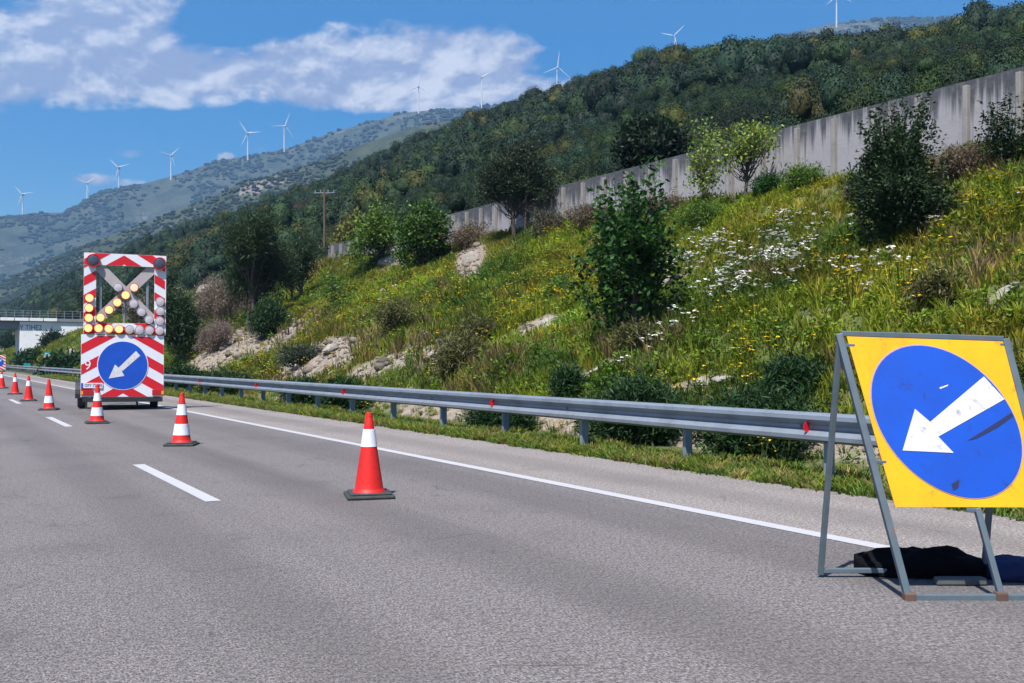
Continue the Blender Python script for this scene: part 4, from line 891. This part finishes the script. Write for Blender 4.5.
# chassis
MB().box((tx(84), -.03, tz(402)), (tx(162), .08, tz(397.4)), .01).build('bumper', M['chassis'], TR)
mb = MB(); mb.box((tx(92), .1, tz(402)), (tx(154), 3.0, tz(394)), .01); mb.bar((tx(100), 3.0, .45), (tx(122), 4.3, .45), .08, .08); mb.bar((tx(145), 3.0, .45), (tx(124), 4.3, .45), .08, .08); mb.bar((tx(80), 1.25, .33), (tx(160), 1.25, .33), .07, .07)
mb.build('chassis', M['chassis'], TR)
for px in (81.5, 155): 
    cx = tx(px); Mx = Matrix.Rotation(R(90), 3, 'Y')
    wh = MB().lathe([(.19, -.085), (.30, -.10), (.33, -.075), (.335, 0), (.33, .075), (.30, .10), (.19, .085)], 32, (cx, 1.25, .335), Mx).build('wheel', M['rubber'], TR)
    MB().lathe([(.0, -.06), (.10, -.07), (.185, -.05), (.19, .05), (.10, .07), (0, .06)], 24, (cx, 1.25, .335), Mx).build('rim', M['steel'], wh)
    V = []; Fs = []
    for k in range(13):
        a = R(-10 + 200 * k / 12)
        for xx, rr in ((-.15, .40), (.15, .40), (.15, .38), (-.15, .38)): V.append((cx + xx, 1.25 + math.cos(a) * rr, .34 + math.sin(a) * rr))
    for k in range(12):
        for j in range(4): Fs.append((k * 4 + j, k * 4 + (j + 1) % 4, k * 4 + 4 + (j + 1) % 4, k * 4 + 4 + j))
    MB().add(V, Fs + [(0, 1, 2, 3), (51, 50, 49, 48)]).build('mudguard', M['chassis'], TR)
for px in (87, 137): MB().bar((tx(px), .5, tz(402)), (tx(px), .5, .02), .05, .05, (0, 1, 0)).build('prop_stand', M['chassis'], TR)
for (a, b_, am) in ((82.3, 94, (82.3, 84.4)), (151.5, 163, (160.6, 163))):
    o = MB().box((tx(a), -.06, tz(395.2)), (tx(b_), -.005, tz(389.8)), .008).build('tail_light', M['tail_red'], TR)
    MB().box((tx(am[0]), -.066, tz(394.5)), (tx(am[1]), -.061, tz(390.8))).build('indicator', M['amber'], o)
pl = MB().box((tx(82.3), -.028, tz(388)), (tx(103), -.014, tz(382.8))).build('number_plate', M['white'], TR)
MB().box((tx(82.4), -.032, tz(387.8)), (tx(84.4), -.0285, tz(383))).build('blue_strip', M['blue'], pl)
o = link('plate_text', text_mesh('OPY 72830', 4.3 / SC), M['ink'], pl); o.rotation_euler = (R(90), 0, 0); o.location = (tx(94), -.0305, tz(385.4)); o.scale = (.83, 1, 1)
TR.rotation_euler = (0, R(.5), R(21.5)); TR.scale = (.955, 1, .985)

# second arrow panel far ahead
ax, ay = (-1 - CX) / F * 104, 104
AP = tag(empty('striped_road_sign', (ax, ay, 0), R(24)), 'distant red and white striped panel with blue disc at the left edge', 'road sign')
p2 = MB().box((-.62, 0, .0 + .25), (.62, .05, 1.75), .004).build('panel', M['white'], AP)
mb = MB()
for k in range(-2, 9):
    z1 = .2 + k * .3
    for (xa, xb) in ((-.61, 0), (0, .61)):
        f = (lambda x: .34 - .55 * abs(x)); q = clip([(xa, z1 - .15 + f(xa)), (xb, z1 - .15 + f(xb)), (xb, z1 + f(xb)), (xa, z1 + f(xa))], (-.61, .26, .61, 1.74))
        if q: mb.prism([(x, -.004, z) for x, z in q], (0, .003, 0))
mb.build('red_stripes', M['red'], p2)
mb = MB(); disc(mb, (0, 1.02), .45, -.010, .005); mb.build('blue_disc', M['blue'], p2)
mb = MB(); mb.prism([(.27, -.013, 1.26), (.17, -.013, 1.35), (-.05, -.013, 1.05), (-.13, -.013, 1.13), (-.28, -.013, .80), (.05, -.013, .86), (.0, -.013, .95)], (0, .002, 0)); mb.build('arrow', M['sign_white'], p2)
MB().bar((-.45, .1, 0), (-.45, .1, .6), .06, .06, (0, 1, 0)).bar((.45, .1, 0), (.45, .1, .6), .06, .06, (0, 1, 0)).box((-.6, -.05, .0), (.6, .5, .08)).build('stand', M['chassis'], AP)

# ------------------------------------------------------------------ near road sign on a folding frame
Y0 = 5.21; KF = .197; YR = 5.76; KR = -.205
def pp(px, py, off=0.0, y0=Y0, k=KF):
    e = (HOR - py) / F; y = (y0 + k * CAM_H) / (1 - k * e)
    return Vector(((px - CX) / F * y, y - off, CAM_H + e * y))
SB = ground(980, 590); SO = Vector((SB[0], SB[1], 0))
sg = tag(empty('arrow_sign', SO), 'yellow square road sign with blue disc and white arrow on a steel trestle', 'road sign')
def loc(v): return v - SO
nrm = Vector((0, -1, KF)).normalized()
def plate(name, pts, off, th, mat, parent):
    mb = MB(); mb.prism([loc(pp(a, b_)) + nrm * off for a, b_ in pts], nrm * th); return mb.build(name, mat, parent)
board = plate('board', [(845.5, 334.8), (1003.8, 340.5), (1046, 507.5), (894.6, 507)], .004, .006, M['yellow'], sg)
def ell(r): return [(945.6 + r * 71.5 * math.cos(t) + .34 * r * 77 * math.sin(t), 422 + r * 77 * math.sin(t) + 3 * r * math.cos(t)) for t in np.linspace(0, 2 * math.pi, 65)[:-1]]
plate('disc_rim', ell(1.0), .011, .002, M['rim_white'], board)
bd = plate('blue_disc', ell(.985), .0135, .002, M['blue'], board)
plate('arrow', [(982.4, 377), (1003, 399.6), (937, 437), (952.3, 453.2), (901.4, 450.8), (913.7, 409.3), (928.9, 422.4)], .016, .002, M['sign_white'], board)
plate('disc_mark', [(966, 441), (990, 426), (1010, 413), (1012, 416.5), (996, 428), (975, 439)], .016, .001, M['disc_mark'], board)  # narrow dark streak laid over the right half of the blue disc
plate('disc_mark', [(950, 484), (958, 480), (957, 488), (952, 491)], .016, .001, M['disc_mark'], board)
plate('disc_mark', [(938, 388), (947, 385), (946.5, 386.4), (939, 389.5)], .016, .001, M['sign_white'], board)
def leg(name, a, b_, w=.042, y0=Y0, k=KF, mat='frame_steel'):
    p, q = loc(pp(*a, 0, y0, k)), loc(pp(*b_, 0, y0, k)); return MB().bar(p, q, w, w, (0, 1, 0)).build(name, M[mat], sg, .004)
leg('front_leg', (838.5, 334), (908, 597.5), .037); leg('front_leg', (1005, 339), (1072, 597.5), .037)
leg('top_bar', (841, 333.5), (1003, 338.8), .03); leg('bottom_bar', (911, 597.5), (1070, 597.5), .036); leg('centre_post', (977, 508), (1000.5, 594), .032)
leg('rear_leg', (839.5, 343), (820.5, 574.5), .030, YR, KR); leg('rear_leg', (1002, 347), (984, 574.5), .030, YR, KR); leg('rear_bar', (823, 570.5), (982.5, 570.5), .028, YR, KR)
for (a, b_) in ((848.5, 345.5), (880, 462), (1006, 345), (973, 510)): leg('bracket', (a - 7, b_), (a + 6, b_ + .5), .022)
for (a, b_) in ((909, 597.5), (1071, 597.5), (1000.5, 597)):
    v = loc(pp(a, b_)); MB().box((v.x - .03, v.y - .03, v.z - .028), (v.x + .03, v.y + .03, v.z + .028), .008).build('foot_joint', M['wood'], sg)
v0 = pp(905, 597.5); v1 = pp(821, 574.5, 0, YR, KR); 

# sandbags and weight
def bag(name, loc_, dims, mat, label, seed, rz=0):
    r = np.random.default_rng(seed); bm = bmesh.new(); bmesh.ops.create_cube(bm, size=2); bmesh.ops.subdivide_edges(bm, edges=bm.edges[:], cuts=11, use_grid_fill=True)
    for v in bm.verts:
        c = v.co; x, y, z = c; f = 1 - .45 * abs(x) ** 3 * 1.0; g_ = 1 - .30 * abs(y) ** 3
        n_ = float(fbm(np.array(x * 1.7 + seed), np.array(y * 1.9 + z), seed)) - .5
        zz = (z * .5 + .5) * (f * g_) * (1 + n_ * 1.1)
        v.co = Vector((x * dims[0] / 2 * (1 - .12 * abs(y) ** 2), y * dims[1] / 2 * (1 - .25 * abs(x) ** 4) * (1 + .3 * n_), zz * dims[2]))
    me = bpy.data.meshes.new(name); bm.to_mesh(me); bm.free(); me.polygons.foreach_set('use_smooth', [True] * len(me.polygons))
    o = link(name, me, M[mat]); o.location = loc_; o.rotation_euler = (0, 0, rz); tag(o, label, 'sandbag'); return o
x, y = ground(921, 574); bag('sandbag', (x, y + .02, .006), (.74, .34, .125), 'black_cloth', 'black sagging sandbag lying across the rear foot of the yellow sign', 5, -.12)
x, y = ground(1022, 577); bag('sandbag', (x, y, .006), (.46, .3, .11), 'navy_cloth', 'navy blue sandbag beside the black one under the sign', 9, .1)
x, y = ground(960, 585); o = MB().box((-.14, -.03, 0), (.14, .03, .045), .012).build('weight_bar', M['grey_block']); o.location = (x, y, 0); tag(o, 'small grey weight bar lying before the black sandbag', 'weight')

# ------------------------------------------------------------------ wind turbines
def turbine(px, hub, base, blade, ang, Y, yaw, label):
    x = (px - CX) / F * Y; zb = CAM_H + (HOR - base) / F * Y - 6; zh = CAM_H + (HOR - hub) / F * Y; k = Y / F
    o = tag(empty('wind_turbine', (x, Y, zb), yaw), label, 'wind turbine', 'wind turbines on the mountain ridge'); H = zh - zb
    MB().tube([(0, 0, -10), (0, 0, H * .5), (0, 0, H - 1.2)], [2.1, 1.7, 1.3], 16).build('tower', M['turbine'], o)
    MB().box((-2.0, -4.5, H - 2), (2.0, 7, H + 2.2), .8).build('nacelle', M['turbine'], o)
    MB().lathe([(0, 4.2), (1.2, 3.6), (1.9, 2), (2.1, 0)], 16, (0, -4.5, H), RX90).build('hub', M['turbine'], o)
    for j in range(3):
        a = R(ang + 120 * j); dx, dz = math.cos(a), math.sin(a); ln = blade * k; V = []; Fs = []
        sd = Vector((-dz, 0, dx)); dr = Vector((dx, 0, dz)); c0 = Vector((0, -6.0, H))
        st = [(.02, .8, .8), (.08, .8, .8), (.2, 1.7, .6), (.5, 1.15, .4), (.8, .7, .25), (1.0, .25, .1)]
        for (f, w, th) in st:
            p = c0 + dr * ln * f
            for (u_, v_) in ((-.6, 0), (0, -1), (1.1, 0), (0, 1)): V.append(p + sd * w * u_ + Vector((0, th * v_, 0)))
        for i in range(len(st) - 1):
            for q in range(4): Fs.append((i * 4 + q, i * 4 + (q + 1) % 4, i * 4 + 4 + (q + 1) % 4, i * 4 + 4 + q))
        MB().add(V, Fs, True).build('blade', M['turbine'], o)
for a in [(22.8, 194.5, 212.5, 11, 10, 2560, .1, 'leftmost wind turbine on the low end of the ridge'), (87.2, 183.4, 197, 10, 38, 2570, .3, 'short looking turbine standing low behind the ridge'), (119, 167.8, 188, 11.5, 16, 2570, .0, 'turbine left of the taller one above the trailer'),
          (171, 155.6, 177, 11.5, 48, 2570, .5, 'turbine above the right edge of the trailer'), (247.8, 133.5, 156, 14, 4, 2570, .0, 'turbine left of the pair above the bare ridge'), (284.2, 126.2, 149, 15, 69, 2570, .6, 'turbine right of the pair above the bare ridge'),
          (418.6, 86.9, 112.5, 15.5, 84, 2570, .1, 'turbine with one blade upright where the far ridge meets the cloud'), (481.6, 77.7, 108, 14, 31, 2570, .2, 'turbine with blades in a V beside the forest edge'), (557, 68, 96, 17, 84, 2570, .3, 'turbine half sunk behind the forest skyline'),
          (674.5, 36.4, 70, 14, 128 - 90 + 5, 2570, -.3, 'turbine rising behind the middle of the forest hill'), (836.5, -4, 26, 17, 220, 2420, .2, 'turbine cut by the top of the view on the grey hilltop')]: turbine(*a)

# ------------------------------------------------------------------ utility pole
b = wall_back(324.5, 28); b.z = 7.5
po = tag(empty('utility_pole', b), 'brown wooden utility pole with a crossarm rising before the forest', 'utility pole')
ht = CAM_H + (HOR - 189) / F * b.y - b.z
MB().tube([(0, 0, -4), (0, 0, ht)], [.13, .09], 12).build('pole', M['wood'], po)
MB().bar((-.85, 0, ht - .32), (.85, 0, ht - .30), .07, .07).build('crossarm', M['steel'], po)
for k in (-.75, -.3, .3, .75): MB().lathe([(.02, 0), (.045, .04), (.03, .09), (.045, .13), (.015, .19)], 10, (k, 0, ht - .28)).build('insulator', M['post_steel'], po)

# ------------------------------------------------------------------ overpass
BY = 132
def bpos(px, y=BY): return ((px - CX) / F * y, y)
x0, y0_ = bpos(30); s_b, L_b = inv(x0, y0_)
br = tag(empty('overpass', (*SL(s_b, 0), 0)), 'grey concrete road overpass with white abutment and railing crossing the motorway', 'bridge'); bx, by_ = SL(s_b, 0)
def BP(ds, L, z): x, y = SL(s_b + ds, L); return Vector((x - bx, y - by_, z))
def bbox(name, ds0, ds1, L0, L1, z0, z1, mat):
    V = [BP(d, l, z) for z in (z0, z1) for (d, l) in ((ds0, L0), (ds1, L0), (ds1, L1), (ds0, L1))]
    return MB().add(V, [(0, 1, 2, 3), (7, 6, 5, 4), (1, 0, 4, 5), (2, 1, 5, 6), (3, 2, 6, 7), (0, 3, 7, 4)]).build(name, mat, br, .02)
Lr = inv(*bpos(58))[1]; La = inv(*bpos(19.5))[1]; Ll = -14
def zz(py, y=BY): return CAM_H + (HOR - py) / F * y
bbox('girder', .4, 7.6, Ll, Lr - .3, zz(329), zz(321.5), M['grey_concrete'])
bbox('deck', 0, 8, Ll, Lr + 6, zz(321.4), zz(318.2), M['grey_concrete'])
L = Lr + .2
while L > Ll: bbox('parapet_panel', -.25, 0, L - 1.72, L - .12, zz(321.0), zz(318.0), M['white_concrete']); L -= 1.72
ab = bbox('abutment', .2, 7.8, La, Lr + 4, -.5, zz(321.6), M['white_concrete'])
mb = MB()
L = Lr + 4
while L > Ll:
    mb.bar(BP(.05, L, zz(318.1)), BP(.05, L, zz(310.5)), .06, .06, (0, 1, 0)); L -= 1.0
for py in (310.5, 313, 315.5): mb.bar(BP(.05, Ll, zz(py)), BP(.05, Lr + 4, zz(py)), .05, .05)
mb.build('railing', M['steel'], br)
me = text_mesh('Υ ΤΙΗΕ2', .85); o = link('lettering', me, M['ink'], br)
p = BP(.16, (La + Lr) / 2 - .9, zz(327.6)); o.location = p; ang = math.atan2(RY, RX); o.rotation_euler = (R(90), 0, ang); o.scale = (.85, 1, 1)

# small signs
def small_sign(px, py, Y, w, h, mat, label, red=False):
    x = (px - CX) / F * Y; z = CAM_H + (HOR - py) / F * Y; s, L = inv(x, Y); zg = float(emb_z(s, L))
    o = tag(empty('marker_sign', (x, Y, zg), R(26)), label, 'sign'); z -= zg
    MB().bar((0, .04, -.3), (0, .04, z), .05, .05, (0, 1, 0)).build('post', M['post_steel'], o)
    pn = MB().box((-w / 2, -.01, z - h / 2), (w / 2, .012, z + h / 2), .003).build('panel', mat, o)
    if red:
        f = MB().box((-w * .36, -.016, z - h * .34), (w * .36, -.0115, z + h * .34)).build('face', M['white'], pn)
        MB().box((-w * .11, -.021, z - h * .24), (w * .11, -.0165, z + h * .24)).build('red_mark', M['red'], f)
small_sign(47.3, 355.5, 90, .62, .60, M['teal'], 'small square teal-edged sign with a red mark behind the far rail', True)
small_sign(27, 365, 100, .6, .34, M['teal'], 'small plain teal plate just above the far guard rail')

# ------------------------------------------------------------------ haze
mb = MB(); mb.box((-2600, -120, -1.2), (2600, 3200, 1130))
hz, t, b = material('haze_air'); hz.node_tree.nodes.remove(b)
pv = t.n('ShaderNodeVolumePrincipled'); pv.inputs['Color'].default_value = (.33, .60, 1.0, 1); pv.inputs['Density'].default_value = .00017; pv.inputs['Anisotropy'].default_value = .1
t.put(hz.node_tree.nodes['Material Output'].inputs['Volume'], pv.outputs[0])
try: hz.cycles.homogeneous_volume = True
except Exception: pass
tag(mb.build('haze', hz), 'thin blue haze in the air towards the far mountains', 'haze', kind='stuff')

# ------------------------------------------------------------------ light and sky
SUN_EL = R(60); hx, hy = .40, .92                         # light travels away from the camera, a little to the right
sd = bpy.data.lights.new('sun', 'SUN'); sd.energy = 5.0; sd.angle = R(.5); sd.color = (1, .955, .89)
so = bpy.data.objects.new('sun', sd); COL.objects.link(so)
d = Vector((hx, hy, 0)).normalized() * math.cos(SUN_EL); d.z = -math.sin(SUN_EL)
so.rotation_euler = d.to_track_quat('-Z', 'Y').to_euler(); so.location = (-20, -60, 80)
w = bpy.data.worlds.new('World'); scene.world = w; w.use_nodes = True
t = NT(w.node_tree); bg = w.node_tree.nodes['Background']
sky = t.n('ShaderNodeTexSky'); sky.sky_type = 'NISHITA'; sky.sun_disc = False; sky.sun_elevation = SUN_EL; sky.sun_rotation = math.atan2(-hx, -hy)
sky.air_density = 1.0; sky.dust_density = 1.6; sky.ozone_density = 3.0; sky.altitude = 300
hs = t.n('ShaderNodeHueSaturation'); hs.inputs['Saturation'].default_value = 1.56; hs.inputs['Value'].default_value = 1.0; t.put(hs.inputs['Color'], sky.outputs[0])
gen = t.coord('Generated'); sp = t.n('ShaderNodeSeparateXYZ'); t.put(sp.inputs[0], gen)
yy = t.math('MAXIMUM', sp.outputs[1], .05); tt = t.math('DIVIDE', sp.outputs[0], yy); ee = t.math('DIVIDE', sp.outputs[2], yy)
cb = t.n('ShaderNodeCombineXYZ'); t.put(cb.inputs[0], tt); t.put(cb.inputs[1], t.math('MULTIPLY', ee, 1.55)); cb.inputs[2].default_value = 3.3
n_big = t.noise(cb.outputs[0], 8.5, 10, .60, .2); n_sm = t.noise(cb.outputs[0], 20, 7, .62)
cb2 = t.n('ShaderNodeCombineXYZ'); t.put(cb2.inputs[0], t.math('SUBTRACT', tt, .006)); t.put(cb2.inputs[1], t.math('MULTIPLY', t.math('ADD', ee, .011), 1.55)); cb2.inputs[2].default_value = 3.3
n_up = t.noise(cb2.outputs[0], 8.5, 10, .60, .2)
cov = 0.0
for (cx, cy, rx, ry, a) in [(560, 90, 60, 18, .7), (45, 55, 150, 52, 1.15), (170, 72, 130, 32, 1.1), (110, 5, 90, 40, .9), (330, 72, 110, 36, 1.1), (430, 62, 120, 46, 1.05), (390, 28, 80, 18, .75), (500, 88, 80, 28, .9), (-60, 60, 120, 60, 1.1), (535, 49, 26, 7, .75), (140, 154, 44, 9, .70), (95, 180, 34, 10, .68), (226, 157, 13, 7, .8), (135, 183, 34, 8, .65), (260, 150, 40, 6, .5)]:
    ux = t.math('MULTIPLY', t.math('SUBTRACT', tt, (cx - CX) / F), F / rx); uy = t.math('MULTIPLY', t.math('SUBTRACT', ee, (HOR - cy) / F), F / ry)
    g_ = t.math('SUBTRACT', a, t.math('MULTIPLY', t.math('ADD', t.math('POWER', t.math('ABSOLUTE', ux), 2.0), t.math('POWER', t.math('ABSOLUTE', uy), 2.0)), .62), clamp=True)
    cov = t.math('MAXIMUM', cov, g_) if not isinstance(cov, float) else g_
front = t.ramp(sp.outputs[1], .05, .3)
dens = t.ramp(t.math('ADD', t.math('MULTIPLY', cov, .85), t.math('MULTIPLY', t.math('SUBTRACT', n_big, .5), 1.9)),   .30, .62)
dens = t.math('MULTIPLY', t.math('MULTIPLY', dens, t.ramp(cov, .0, .35)), t.math('MULTIPLY', front, .90))
lit_ = t.ramp(t.math('ADD', t.math('MULTIPLY', t.math('SUBTRACT', n_big, n_up), 1.7), t.math('ADD', t.math('MULTIPLY', n_sm, .30), t.math('MULTIPLY', n_big, .45))), .28, .62)
CL = 7.0
ccol = t.mix(lit_, tuple(x * CL for x in (.40, .46, .66)), tuple(x * CL for x in (.95, .96, 1.02)))
t.put(bg.inputs[0], t.mix(dens, hs.outputs[0], ccol)); bg.inputs[1].default_value = .085

# ------------------------------------------------------------------ render settings
scene.view_settings.view_transform = 'Standard'; scene.view_settings.look = 'None'; scene.view_settings.gamma = 1; scene.view_settings.exposure = .75
scene.render.engine = 'CYCLES'
cy = scene.cycles; cy.use_denoising = True; cy.max_bounces = 6; cy.diffuse_bounces = 2; cy.transparent_max_bounces = 4; cy.volume_bounces = 0; cy.sample_clamp_indirect = 4
